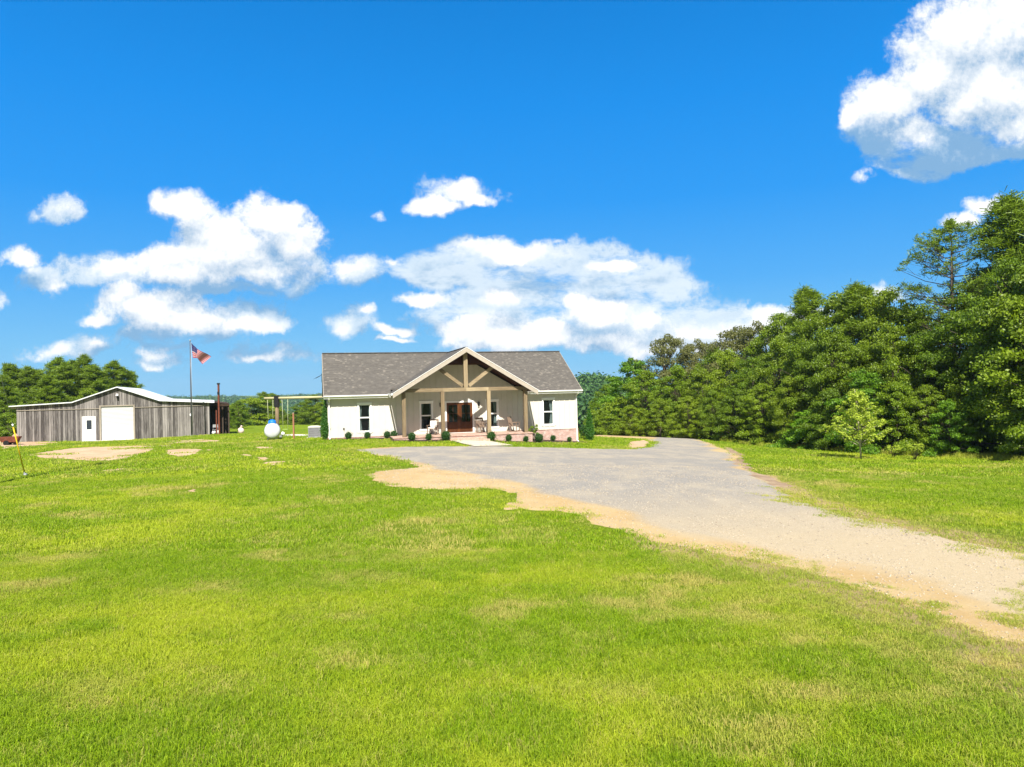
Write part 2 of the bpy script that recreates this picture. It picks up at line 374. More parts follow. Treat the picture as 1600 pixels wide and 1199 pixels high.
def shingle_mat():
    m, k, p = mat('asphalt_shingle'); uv = k.new('ShaderNodeUVMap', uv_map='uv').outputs[0]
    def br(wd, sq, c1, c2):
        t = k.new('ShaderNodeTexBrick'); k.link(uv, t.inputs['Vector']); t.inputs['Scale'].default_value = 1
        t.inputs['Brick Width'].default_value = wd; t.inputs['Row Height'].default_value = .145; t.inputs['Mortar Size'].default_value = .006
        t.offset = sq; t.inputs['Color1'].default_value = (*c1, 1); t.inputs['Color2'].default_value = (*c2, 1)
        t.inputs['Mortar'].default_value = (.06, .055, .05, 1); t.inputs['Bias'].default_value = -.1
        return t
    a = br(.31, .37, (.062, .057, .051), (.125, .114, .10)); b2 = br(.19, .61, (.075, .069, .062), (.13, .119, .106))
    n = k.noise(uv, 1.1, 4, .6); fine = k.noise(uv, 60, 2, .7)
    c = k.mix(.5, a.outputs['Color'], b2.outputs['Color'])
    c = k.mix(k.mapr(fine, .35, .7, 0, .3), c, (.17, .157, .14))
    wn = k.new('ShaderNodeTexWhiteNoise'); sn = k.vmath('SNAP', uv, (.17, .145, 1)); k.link(sn, wn.inputs[0])
    c = k.mix(k.math('MULTIPLY', k.mapr(wn.outputs[0], .88, .97), .4), c, (.25, .225, .19))
    c = k.mix(k.mapr(n, .35, .7, 0, .25), c, (.085, .08, .074))
    k.link(c, p.inputs['Base Color']); p.inputs['Roughness'].default_value = .95; p.inputs['Specular IOR Level'].default_value = .15
    b = k.new('ShaderNodeBump'); b.inputs['Strength'].default_value = .5; b.inputs['Distance'].default_value = .01
    k.link(a.outputs['Color'], b.inputs['Height']); k.link(b.outputs[0], p.inputs['Normal'])
    return m
def leaf_mat(name, c1, c2, c3=None, transl=.35, rough=.5):
    m, k, p = mat(name)
    at = k.new('ShaderNodeAttribute', attribute_name='tone'); oi = k.new('ShaderNodeObjectInfo')
    c = k.mix(at.outputs['Fac'], c1, c2)
    if c3:
        c = k.mix(k.math('MULTIPLY', oi.outputs['Random'], .6), c, c3)
        wn = k.new('ShaderNodeTexWhiteNoise'); wn.noise_dimensions = '1D'; k.link(oi.outputs['Random'], wn.inputs['W'])
        c = k.mix(k.mapr(wn.outputs[0], .0, 1., 0, .30, False), c, tuple(x * .6 for x in c1))
    k.link(c, p.inputs['Base Color']); p.inputs['Roughness'].default_value = rough; p.inputs['Specular IOR Level'].default_value = .35
    tr = k.new('ShaderNodeBsdfTranslucent'); k.link(k.mix(.5, c, tuple(min(1, x * 1.6) for x in c2)), tr.inputs[0])
    ms = k.new('ShaderNodeMixShader'); ms.inputs[0].default_value = transl
    k.link(p.outputs[0], ms.inputs[1]); k.link(tr.outputs[0], ms.inputs[2]); k.link(ms.outputs[0], k.n['Material Output'].inputs[0])
    return m
M_white = plain('white_trim', (.80, .80, .78), .5, var=.04)
M_siding = plain('cream_siding', (.57, .54, .475), .6, var=.05, nscale=2)
M_rake = plain('pale_rake_board', (.36, .315, .26), .7, var=.1, nscale=4)
M_gutter = plain('white_gutter', (.78, .77, .74), .35, var=.04)
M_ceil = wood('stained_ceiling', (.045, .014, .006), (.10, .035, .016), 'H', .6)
M_post = wood('timber', (.165, .12, .07), (.36, .28, .17), 'V')
M_posth = wood('timber_beam', (.165, .12, .07), (.38, .30, .185), 'H')
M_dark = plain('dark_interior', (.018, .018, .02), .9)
M_door = wood('mahogany_door', (.06, .020, .007), (.15, .056, .018), 'V', .35)
M_black = plain('black_metal', (.02, .02, .022), .4, metal=.3)
M_curt = plain('curtain', (.62, .66, .64), .9, var=.1, nscale=14)
M_brick = brick_mat('pink_brick', (.42, .235, .19), (.30, .15, .12), (.56, .46, .41), (.52, .46, .41))
M_paver = brick_mat('paver_brick', (.46, .29, .22), (.36, .20, .15), (.54, .43, .36), (.48, .41, .34), .2, .1)
M_conc = plain('concrete', (.50, .45, .36), .9, var=.12, nscale=1.5, bump=.3)
M_concw = plain('pale_concrete', (.56, .54, .50), .9, var=.1, nscale=1.5, bump=.3)
M_roof = shingle_mat()
M_barn = wood('weathered_board', (.06, .053, .050), (.30, .275, .26), 'V', .9, .8)
M_barnlight = wood('pale_weathered_trim', (.30, .26, .21), (.50, .45, .37), 'H', .9)
M_rollw = plain('roll_door_white', (.50, .495, .485), .45, var=.05, nscale=1.5)
M_rust = plain('rusty_steel', (.13, .036, .018), .8, var=.35, nscale=5, bump=.4)
M_tank = plain('tank_white_paint', (.56, .57, .60), .3, var=.05, nscale=2.5)
M_blue = plain('blue_plastic', (.01, .16, .62), .4, var=.1)
M_acgrey = plain('grey_louvre', (.30, .30, .32), .5, metal=.2, var=.1)
M_grey = plain('galvanised', (.38, .39, .40), .45, metal=.6)
M_yellow = plain('yellow_plastic', (.75, .50, .02), .4, var=.08)
M_chairw = wood('weathered_chair_wood', (.20, .14, .10), (.38, .29, .22), 'V')
M_cush = plain('white_cushion', (.78, .74, .70), .9)
M_treat = wood('treated_log', (.42, .38, .22), (.66, .60, .38), 'H')
M_bark = wood('bark', (.07, .055, .04), (.20, .165, .13), 'V', .95, .5)
M_mulch = plain('mulch', (.045, .028, .018), .95, var=.5, nscale=12, bump=.8)
def metal_roof():
    m, k, p = mat('white_metal_roof'); uv = k.new('ShaderNodeUVMap', uv_map='uv').outputs[0]
    s = k.new('ShaderNodeSeparateXYZ'); k.link(uv, s.inputs[0])
    r = k.math('PINGPONG', s.outputs[0], .12); r = k.mapr(r, .0, .03)
    n = k.noise(k.scale(uv, (2, .4, 1)), 2, 4)
    c = k.mix(k.mapr(n, .3, .7), (.60, .62, .64), (.72, .73, .74)); k.link(c, p.inputs['Base Color']); p.inputs['Roughness'].default_value = .45
    b = k.new('ShaderNodeBump'); b.inputs['Strength'].default_value = .6; b.inputs['Distance'].default_value = .02; k.link(r, b.inputs['Height']); k.link(b.outputs[0], p.inputs['Normal'])
    return m
M_mroof = metal_roof()
def glass_mat():
    m, k, p = mat('window_glass')
    p.inputs['Base Color'].default_value = (.02, .025, .03, 1); p.inputs['Roughness'].default_value = .04; p.inputs['Specular IOR Level'].default_value = .6
    tr = k.new('ShaderNodeBsdfTransparent'); tr.inputs[0].default_value = (.75, .8, .8, 1)
    ms = k.new('ShaderNodeMixShader'); ms.inputs[0].default_value = .8
    k.link(p.outputs[0], ms.inputs[1]); k.link(tr.outputs[0], ms.inputs[2]); k.link(ms.outputs[0], k.n['Material Output'].inputs[0])
    return m
M_glass = glass_mat()
# ground
def lawn_mat():
    m, k, p = mat('lawn_soil'); tc = k.new('ShaderNodeTexCoord').outputs['Object']
    big = k.noise(tc, .09, 5, .6); mid = k.noise(tc, .55, 6, .65); fine = k.noise(tc, 14, 5, .75); vf = k.noise(tc, 70, 3, .8)
    c = k.mix(k.mapr(big, .35, .65), (.15, .235, .006), (.23, .30, .014))
    c = k.mix(k.mapr(mid, .50, .72, 0, .35), c, (.28, .31, .04))
    c = k.mix(k.mapr(fine, .38, .60, 0, .7), c, (.05, .10, .005))
    c = k.mix(k.mapr(vf, .45, .62, 0, .55), c, (.26, .33, .03))
    ba = k.new('ShaderNodeAttribute', attribute_name='bare').outputs['Fac']
    c = k.mix(k.mapr(k.math('ADD', ba, k.math('MULTIPLY_ADD', mid, .9, -.45)), .35, .65), c, (.44, .335, .16))
    k.link(c, p.inputs['Base Color']); p.inputs['Roughness'].default_value = .95; p.inputs['Specular IOR Level'].default_value = .05
    b = k.new('ShaderNodeBump'); b.inputs['Strength'].default_value = .9; b.inputs['Distance'].default_value = .05
    k.link(k.math('ADD', fine, vf), b.inputs['Height']); k.link(b.outputs[0], p.inputs['Normal'])
    return m
def drive_mat():
    m, k, p = mat('gravel_and_sand'); tc = k.new('ShaderNodeTexCoord').outputs['Object']
    at = k.new('ShaderNodeAttribute', attribute_name='sand').outputs['Fac']
    n1 = k.noise(tc, .5, 5, .6); st = k.noise(tc, 45, 3, .8); sp = k.noise(tc, 9, 6, .75)
    vo = k.new('ShaderNodeTexVoronoi'); k.link(tc, vo.inputs['Vector']); vo.inputs['Scale'].default_value = 28
    gr = k.mix(k.mapr(st, .3, .7), (.155, .143, .127), (.34, .318, .285))
    gr = k.mix(k.mapr(vo.outputs['Color'], .2, .9, 0, .35), gr, (.40, .375, .335))
    gr = k.mix(k.mapr(n1, .42, .7, 0, .45), gr, (.45, .38, .27))
    sa = k.mix(k.mapr(n1, .3, .7), (.42, .285, .125), (.48, .36, .19)); sa = k.mix(k.mapr(sp, .45, .68, 0, .5), sa, (.48, .38, .24))
    sa = k.mix(k.mapr(st, .56, .72, 0, .5), sa, (.33, .25, .15))
    sy = k.new('ShaderNodeSeparateXYZ'); k.link(tc, sy.inputs[0])
    pale = k.mapr(k.math('ADD', k.math('MULTIPLY_ADD', sy.outputs[0], -.35, sy.outputs[1]), k.math('MULTIPLY_ADD', n1, 8., -4.)), 24., 11.)      # sandier towards the road
    pb = k.mix(k.mapr(st, .3, .7), (.36, .285, .175), (.54, .44, .295)); pb = k.mix(k.mapr(sp, .42, .66, 0, .5), pb, (.50, .42, .29))
    tr = k.noise(k.scale(tc, (.9, .25, 1)), 1.2, 5, .65)
    gr = k.mix(k.mapr(tr, .48, .68, 0, .35), gr, (.44, .38, .29))
    gr = k.mix(pale, gr, pb)
    fac = k.mapr(k.math('ADD', at, k.math('MULTIPLY_ADD', sp, .5, -.25)), .3, .75)
    c = k.mix(fac, gr, sa); k.link(c, p.inputs['Base Color']); p.inputs['Roughness'].default_value = .95; p.inputs['Specular IOR Level'].default_value = .1
    b = k.new('ShaderNodeBump'); b.inputs['Strength'].default_value = .7; b.inputs['Distance'].default_value = .03
    k.link(k.math('ADD', st, sp), b.inputs['Height']); k.link(b.outputs[0], p.inputs['Normal'])
    return m
def sand_mat(name, a, b_):
    m, k, p = mat(name); tc = k.new('ShaderNodeTexCoord').outputs['Object']
    n1 = k.noise(tc, .7, 5, .65); st = k.noise(tc, 30, 3, .8)
    c = k.mix(k.mapr(n1, .3, .7), a, b_); c = k.mix(k.mapr(st, .5, .7, 0, .5), c, tuple(x * .6 for x in a))
    k.link(c, p.inputs['Base Color']); p.inputs['Roughness'].default_value = .95; p.inputs['Specular IOR Level'].default_value = .1
    b = k.new('ShaderNodeBump'); b.inputs['Strength'].default_value = .6; b.inputs['Distance'].default_value = .02; k.link(st, b.inputs['Height']); k.link(b.outputs[0], p.inputs['Normal'])
    return m
M_lawn = lawn_mat(); M_drive = drive_mat(); M_sand = sand_mat('bare_sand', (.42, .28, .17), (.52, .385, .25)); M_leafy = sand_mat('brown_litter', (.22, .15, .095), (.40, .30, .20))
def grass_mat():
    m, k, p = mat('grass_blade')
    at = k.new('ShaderNodeAttribute', attribute_name='tone'); ia = k.new('ShaderNodeAttribute', attribute_name='tint'); ia.attribute_type = 'INSTANCER'
    c = k.mix(at.outputs['Fac'], (.10, .21, .004), (.38, .53, .016))
    c = k.mix(ia.outputs['Fac'], c, (.52, .57, .035))
    dry = k.new('ShaderNodeAttribute', attribute_name='dry'); dry.attribute_type = 'INSTANCER'
    c = k.mix(dry.outputs['Fac'], c, (.60, .50, .16))
    k.link(c, p.inputs['Base Color']); p.inputs['Roughness'].default_value = .5; p.inputs['Specular IOR Level'].default_value = .25
    tr = k.new('ShaderNodeBsdfTranslucent'); k.link(c, tr.inputs[0]); ms = k.new('ShaderNodeMixShader'); ms.inputs[0].default_value = .42
    k.link(p.outputs[0], ms.inputs[1]); k.link(tr.outputs[0], ms.inputs[2]); k.link(ms.outputs[0], k.n['Material Output'].inputs[0])
    return m
M_grass = grass_mat()
L_hard = leaf_mat('hardwood_leaf', (.026, .066, .003), (.19, .30, .007), (.24, .31, .010), .24)
L_bright = leaf_mat('maple_leaf', (.03, .10, .004), (.17, .33, .012), (.16, .28, .012))
L_oak = leaf_mat('oak_leaf', (.075, .09, .02), (.20, .215, .05), (.22, .22, .07))
L_pine = leaf_mat('pine_needle', (.04, .09, .005), (.23, .33, .012), (.19, .28, .012), .2)
L_box = leaf_mat('boxwood_leaf', (.010, .045, .006), (.035, .105, .012), None, .15)
L_arb = leaf_mat('arborvitae_leaf', (.02, .085, .008), (.06, .18, .014), None, .2)
L_young = leaf_mat('sapling_leaf', (.18, .26, .015), (.46, .55, .06), None, .35)
L_yel = leaf_mat('leggy_shrub_leaf', (.07, .14, .01), (.20, .28, .03), None, .3)
M_farwood = leaf_mat('far_canopy', (.025, .07, .012), (.065, .14, .025), None, .1)

# ------------------------------------------------------------------ ground sheets
def axis(dense0, dense1, step, far0, far1, grow=1.13):
    a = list(np.arange(dense0, dense1 + 1e-6, step)); s = step; x = a[-1]
    while x < far1: s *= grow; x += s; a.append(x)
    s = step; x = a[0]; pre = []
    while x > far0: s *= grow; x -= s; pre.append(x)
    return np.array(pre[::-1] + a)
def noise2(x, y, seed=0):                          # cheap smooth value noise in numpy
    xi = np.floor(x).astype(np.int64); yi = np.floor(y).astype(np.int64); fx = x - xi; fy = y - yi
    fx = fx * fx * (3 - 2 * fx); fy = fy * fy * (3 - 2 * fy)
    def h(a, b):
        v = (a * 374761393 + b * 668265263 + seed * 1442695041) & 0x7fffffff
        v = ((v ^ (v >> 13)) * 1274126177) & 0x7fffffff
        return ((v ^ (v >> 16)) & 0xffff) / 65535.0
    return (h(xi, yi) * (1-fx) + h(xi+1, yi) * fx) * (1-fy) + (h(xi, yi+1) * (1-fx) + h(xi+1, yi+1) * fx) * fy
def fbm(x, y, seed=0, o=4):
    x = np.asarray(x, float); y = np.asarray(y, float); s = 0; a = .5; t = 0
    for i in range(o): s = s + a * noise2(x * 2**i + i * 17.3, y * 2**i + i * 9.1, seed + i); t += a; a *= .55
    return s / t
def make_ground():
    xs = axis(-60, 60, .8, -4500, 4500, 1.12); ys = axis(2, 100, .8, -300, 6500, 1.10)
    X, Y = np.meshgrid(xs, ys); Z = gh(X, Y)
    nx, ny = len(xs), len(ys); V = np.stack([X, Y, Z], -1).reshape(-1, 3)
    i = np.arange(nx * ny).reshape(ny, nx)
    Fq = np.stack([i[:-1, :-1], i[:-1, 1:], i[1:, 1:], i[1:, :-1]], -1).reshape(-1, 4)
    o = mesh_np('lawn', V, Fq, M_lawn, smoothf=True); xy = V[:, :2]; b = sdf(drive_poly, xy[:, 0], xy[:, 1])
    bare = smooth((b + 2.4) / 2.4) * np.where((xy[:, 0] > 3) & (xy[:, 1] < 30), .75, .3) * smooth((xy[:, 1] - 2) / 3)
    a = o.data.attributes.new('bare', 'FLOAT', 'POINT'); a.data.foreach_set('value', bare.astype(np.float32))
    return tag(o, kind='structure')
def sdf(poly, x, y):                                # signed distance, positive inside
    p = np.array(poly); q = np.roll(p, -1, 0); x = np.asarray(x, float); y = np.asarray(y, float)
    d = np.full(x.shape, 1e9); ins = np.zeros(x.shape, bool)
    for (x0, y0), (x1, y1) in zip(p, q):
        ex, ey = x1 - x0, y1 - y0; t = np.clip(((x - x0) * ex + (y - y0) * ey) / (ex * ex + ey * ey + 1e-12), 0, 1)
        d = np.minimum(d, np.hypot(x - x0 - t * ex, y - y0 - t * ey))
        c = ((y0 > y) != (y1 > y)) & (x < ex * (y - y0) / (ey if abs(ey) > 1e-12 else 1e-12) + x0); ins ^= c
    return np.where(ins, d, -d)
def ragged(poly, step, amp, seed, freq=1.):
    p = [np.array(a) for a in poly]; out = []
    for a, b in zip(p, p[1:] + p[:1]):
        n = max(1, int(np.linalg.norm(b - a) / step))
        nv = np.array([-(b - a)[1], (b - a)[0]]); nv = nv / (np.linalg.norm(nv) + 1e-9)
        for i in range(n):
            q = a + (b - a) * i / n; o = (float(fbm(q[0] * freq, q[1] * freq, seed, 4)) - .5) * 2 * amp
            out.append(tuple(q + nv * o))
    return out
def sheet(name, poly, m, dz, grid, kind='structure', attr=None):
    """a sheet that follows the ground inside poly"""
    P = np.array(poly); x0, y0 = P.min(0); x1, y1 = P.max(0)
    gx, gy = np.meshgrid(np.arange(x0, x1, grid), np.arange(y0, y1, grid)); gx = gx.ravel(); gy = gy.ravel()
    k = sdf(poly, gx, gy) > .14; pts = [Vector(p) for p in poly] + [Vector((a, b)) for a, b in zip(gx[k], gy[k])]
    n = len(poly)
    vs, es, fs, *_ = delaunay_2d_cdt(pts, [(i, (i + 1) % n) for i in range(n)], [list(range(n))], 2, 1e-5)
    xy = np.array([(v.x, v.y) for v in vs]); z = gh(xy[:, 0], xy[:, 1]) + dz
    if dz < .03: z = z - (dz + .035) * smooth(1 - np.abs(sdf(poly, xy[:, 0], xy[:, 1])) / .12)
    V = np.column_stack([xy, z]); Fq = np.array([f for f in fs if len(f) == 3])
    o = mesh_np(name, V, Fq, m, smoothf=True)
    if attr is not None:
        a = o.data.attributes.new('sand', 'FLOAT', 'POINT'); a.data.foreach_set('value', np.asarray(attr(xy[:, 0], xy[:, 1]), np.float32))
    # make the normals point up
    o.data.update()
    if sum(p.normal.z for p in o.data.polygons) < 0: o.data.flip_normals()
    return tag(o, kind=kind)
DRIVE_PX = [(548,703),(600,698),(700,697.3),(745,696.5),(790,697.5),(900,700.5),(985,702),(1008,699),(1018,692),(1008,686.5),(965,684.5),(925,683),(925,681),(960,681),(1010,682),(1070,683.5),(1100,688),
 (1130,699),(1160,712),(1165,722),(1190,745),(1226,763),(1250,779),(1300,797),(1400,820),(1500,843),(1600,862),(1720,892),(1720,1075),(1600,1015),(1500,985),(1400,948),(1330,922),(1250,893),(1150,878),(1060,860),(990,843),(935,822),(880,804),(820,796),(775,792),
 (800,782),(800,772),(760,765),(700,768),(640,764),(600,762),(572,751),(562,742),(585,736),(625,733),(650,730),(630,722),(590,713)]
drive_poly = GP(DRIVE_PX)
GRAVEL_PX = [(560,703),(700,697),(1000,702),(1040,684),(1090,688),(1135,712),(1160,735),(1200,757),(1245,779),(1300,795),(1400,818),(1500,840),(1600,859),(1720,888),(1720,1000),(1600,950),(1500,925),(1400,900),(1300,878),(1200,862),(1080,840),(990,808),(900,780),(800,755),(720,738),(660,727),(600,714)]
gravel_poly = GP(GRAVEL_PX)
drive_edge = ragged(ragged(drive_poly, .35, .34, 3, .9), .12, .10, 4, 3.)
sheet('driveway', drive_edge, M_drive, .014, .36, attr=lambda x, y: smooth(.5 - (sdf(gravel_poly, x, y) + (fbm(x * .5, y * .5, 4) - .5) * 2.2) / 2.6))
litter_poly = GP([(1118,694),(1140,699),(1168,711),(1165,722),(1190,740),(1240,757),(1228,768),(1195,757),(1160,738),(1138,722),(1146,712),(1130,702)])
litter_edge = ragged(litter_poly, .3, .45, 12, 1.)
sheet('leaf_litter', litter_edge, M_leafy, .024, .3)
make_ground()
tip_poly = GP([(988,702),(1008,699),(1018,692),(1008,687),(985,690),(975,696)])
tip_edge = ragged(tip_poly, .3, .3, 13, 1.); sheet('sandy_corner', tip_edge, M_sand, .026, .3)
PATCH_PX = [
 [(40,711),(70,706),(110,701),(170,697),(215,696),(245,697),(240,705),(215,713),(180,720),(140,721),(105,718),(60,716)],
 [(255,704),(290,701),(320,702),(312,709),(285,714),(262,712)],
 [(372,709),(398,711),(400,714),(380,713)], [(395,713),(418,715),(422,720),(402,719)], [(405,722),(450,720),(448,726),(415,728)], [(425,732),(448,732),(445,737),(428,736)],
 [(30,691),(70,690),(100,692),(60,697),(22,699),(0,706),(0,696)], [(240,695),(290,690),(345,688),(350,690),(300,694),(250,699)],
 [(255,690),(318,686.5),(345,688),(300,694)], [(395,698),(425,697),(430,700),(400,702)], [(150,735),(200,731),(205,734),(155,738)], [(-40,776),(0,767),(38,762),(30,769),(0,778),(-40,784)], [(322,702),(330,701),(333,706),(324,706)],
 [(365,684),(392,683),(392,685),(368,686)], [(280,766),(312,764),(308,769),(284,770)], [(765,792),(800,790),(820,796),(790,798)], [(-10,689),(14,689),(24,692),(10,695),(-10,697)]]
patch_polys = [ragged(GP(p), .3, .28, 30 + i, 1.4) for i, p in enumerate(PATCH_PX)]
for i, pp in enumerate(patch_polys): sheet('bare_sand', pp, M_sand, .014, .25)
walk_poly = GP([(703,688.5),(757,688.5),(802,697),(742,698.5),(720,693.5)])
sheet('walkway', walk_poly, M_conc, .05, .8)
def rect_poly(fn, u0, u1, w0, w1, n=10):
    e = [fn(u0 + (u1-u0) * i / n, w0) for i in range(n)] + [fn(u1, w0 + (w1-w0) * i / n) for i in range(n)] + [fn(u1 - (u1-u0) * i / n, w1) for i in range(n)] + [fn(u0, w1 - (w1-w0) * i / n) for i in range(n)]
    return e
bedL = [house_pt(*p) for p in [(-.6,-.5),(1,-.9),(3,-1.0),(4.2,-1.3),(4.0,-3.4),(5.5,-3.9),(7.6,-3.9),(7.7,-2.7),(4.2,-2.72),(4.2,.02),(-.6,.02)]]
bedR = [house_pt(*p) for p in [(11.0,-3.8),(13,-3.8),(14.4,-3.5),(16,-2.2),(18.5,-1.3),(19.2,-.9),(19.2,.02),(14.1,.02),(14.1,-2.72),(11.0,-2.72)]]
sheet('mulch_bed', ragged(bedL, .4, .12, 5), M_mulch, .03, .7); sheet('mulch_bed', ragged(bedR, .4, .12, 6), M_mulch, .03, .7)
apron_poly = [barn_pt(*p) for p in [(5.1,.0),(5.0,-1.2),(5.4,-2.3),(9.4,-2.1),(9.4,0)]]
sheet('barn_apron', apron_poly, M_concw, .06, .6)
strip_poly = GP([(443,679.5),(482,679.5),(482,682),(443,682)]); sheet('concrete_strip', strip_poly, M_concw, .04, .8)
BARE = [drive_edge, litter_edge, tip_edge, walk_poly, bedL, bedR, apron_poly, strip_poly] + patch_polys
foot = [[house_pt(*p) for p in [(-.1,-.05),(18.6,-.05),(18.6,9.3),(-.1,9.3)]], [house_pt(*p) for p in [(4.2,-2.75),(14.1,-2.75),(14.1,0),(4.2,0)]], [barn_pt(*p) for p in [(0,0),(15.85,0),(15.85,24),(0,24)]]]

# ------------------------------------------------------------------ scattering through geometry nodes
def scatter(name, pts, protos, kind='stuff', **attrs):
    """one object: its vertices carry instances of the prototypes; attrs: scl, rot (vector), any float"""
    me = bpy.data.meshes.new(name); me.vertices.add(len(pts)); me.vertices.foreach_set('co', np.asarray(pts, np.float32).ravel())
    for k, v in attrs.items():
        v = np.asarray(v, np.float32)
        if v.ndim == 2: a = me.attributes.new(k, 'FLOAT_VECTOR', 'POINT'); a.data.foreach_set('vector', v.ravel())
        else: a = me.attributes.new(k, 'FLOAT', 'POINT'); a.data.foreach_set('value', v)
    o = bpy.data.objects.new(name, me); COL.objects.link(o)
    c = bpy.data.collections.new(name + '_kinds')
    for q in protos: c.objects.link(q)
    g = bpy.data.node_groups.new(name + '_scatter', 'GeometryNodeTree')
    g.interface.new_socket('Geometry', in_out='INPUT', socket_type='NodeSocketGeometry'); g.interface.new_socket('Geometry', in_out='OUTPUT', socket_type='NodeSocketGeometry')
    n = g.nodes; gi = n.new('NodeGroupInput'); go = n.new('NodeGroupOutput'); ip = n.new('GeometryNodeInstanceOnPoints'); ci = n.new('GeometryNodeCollectionInfo')
    ci.inputs['Collection'].default_value = c; ci.inputs['Separate Children'].default_value = True; ci.inputs['Reset Children'].default_value = True
    def named(nm, t):
        a = n.new('GeometryNodeInputNamedAttribute'); a.data_type = t; a.inputs['Name'].default_value = nm; return a.outputs['Attribute']
    g.links.new(gi.outputs[0], ip.inputs['Points']); g.links.new(ci.outputs[0], ip.inputs['Instance']); ip.inputs['Pick Instance'].default_value = True
    rv = n.new('FunctionNodeRandomValue'); rv.data_type = 'INT'; rv.inputs[4].default_value = 0; rv.inputs[5].default_value = len(protos) - 1
    g.links.new(rv.outputs[2], ip.inputs['Instance Index'])
    e2r = n.new('FunctionNodeEulerToRotation'); g.links.new(named('rot', 'FLOAT_VECTOR'), e2r.inputs[0]); g.links.new(e2r.outputs[0], ip.inputs['Rotation'])
    g.links.new(named('scl', 'FLOAT_VECTOR'), ip.inputs['Scale']); g.links.new(ip.outputs[0], go.inputs[0])
    md = o.modifiers.new('scatter', 'NODES'); md.node_group = g
    return tag(o, kind=kind)
RG = np.random.default_rng(11)
def tuft(nb, rad, h, wd, seed, lean=.45):
    r = np.random.default_rng(seed); V = []; Fc = []; T = []
    for i in range(nb):
        a = r.uniform(0, 6.283); q = rad * math.sqrt(r.uniform()); bx, by = q * math.cos(a), q * math.sin(a)
        hh = h * r.uniform(.5, 1.15); w = wd * r.uniform(.7, 1.3); d = r.uniform(0, 6.283); ln = hh * lean * r.uniform(.3, 1.6)
        dx, dy = math.cos(d), math.sin(d); f = r.uniform(0, 6.283); sx, sy = math.cos(f) * w / 2, math.sin(f) * w / 2
        b = len(V); m = (bx + dx * ln * .35, by + dy * ln * .35, hh * .6); t = (bx + dx * ln, by + dy * ln, hh * (1 - .25 * lean))
        V += [(bx - sx, by - sy, -.01), (bx + sx, by + sy, -.01), (m[0] + sx * .8, m[1] + sy * .8, m[2]), (m[0] - sx * .8, m[1] - sy * .8, m[2]), t, t]
        Fc += [(b, b+1, b+2, b+3), (b+3, b+2, b+4, b+5)]; v = r.uniform(); T += [v * .8, min(1, v * .8 + .2)]
    return mesh_np('grass_tuft', V, Fc, M_grass, tone=T, link=False)
WORN = []
for px, py, rx, ry in [(440,845,45,9),(472,808,55,6),(300,766,30,5),(690,872,70,12),(230,1075,130,26),(190,1095,60,14),(1280,1000,110,16),(1150,955,130,22),(1460,1035,120,24),(630,822,45,8),(880,1005,70,14),(1050,1080,160,14),
                       (420,838,30,8),(560,905,60,10),(90,870,80,12),(1380,1080,120,14),(740,800,60,8),(520,960,60,12),(330,920,70,10),(1550,990,90,18)]:
    wx, wd = G(px, py); WORN.append((wx, wd, rx * wd / F, max(.25, ry * wd * wd / (3.5 * F))))
def worn(x, y):
    w = np.zeros(len(x))
    for cx, cy, ax, ay in WORN: w = np.maximum(w, np.exp(-((x - cx) / ax) ** 2 - ((y - cy) / ay) ** 2))
    return w * smooth((fbm(x * 2.1, y * 2.6, 88, 5) - .36) / .22)
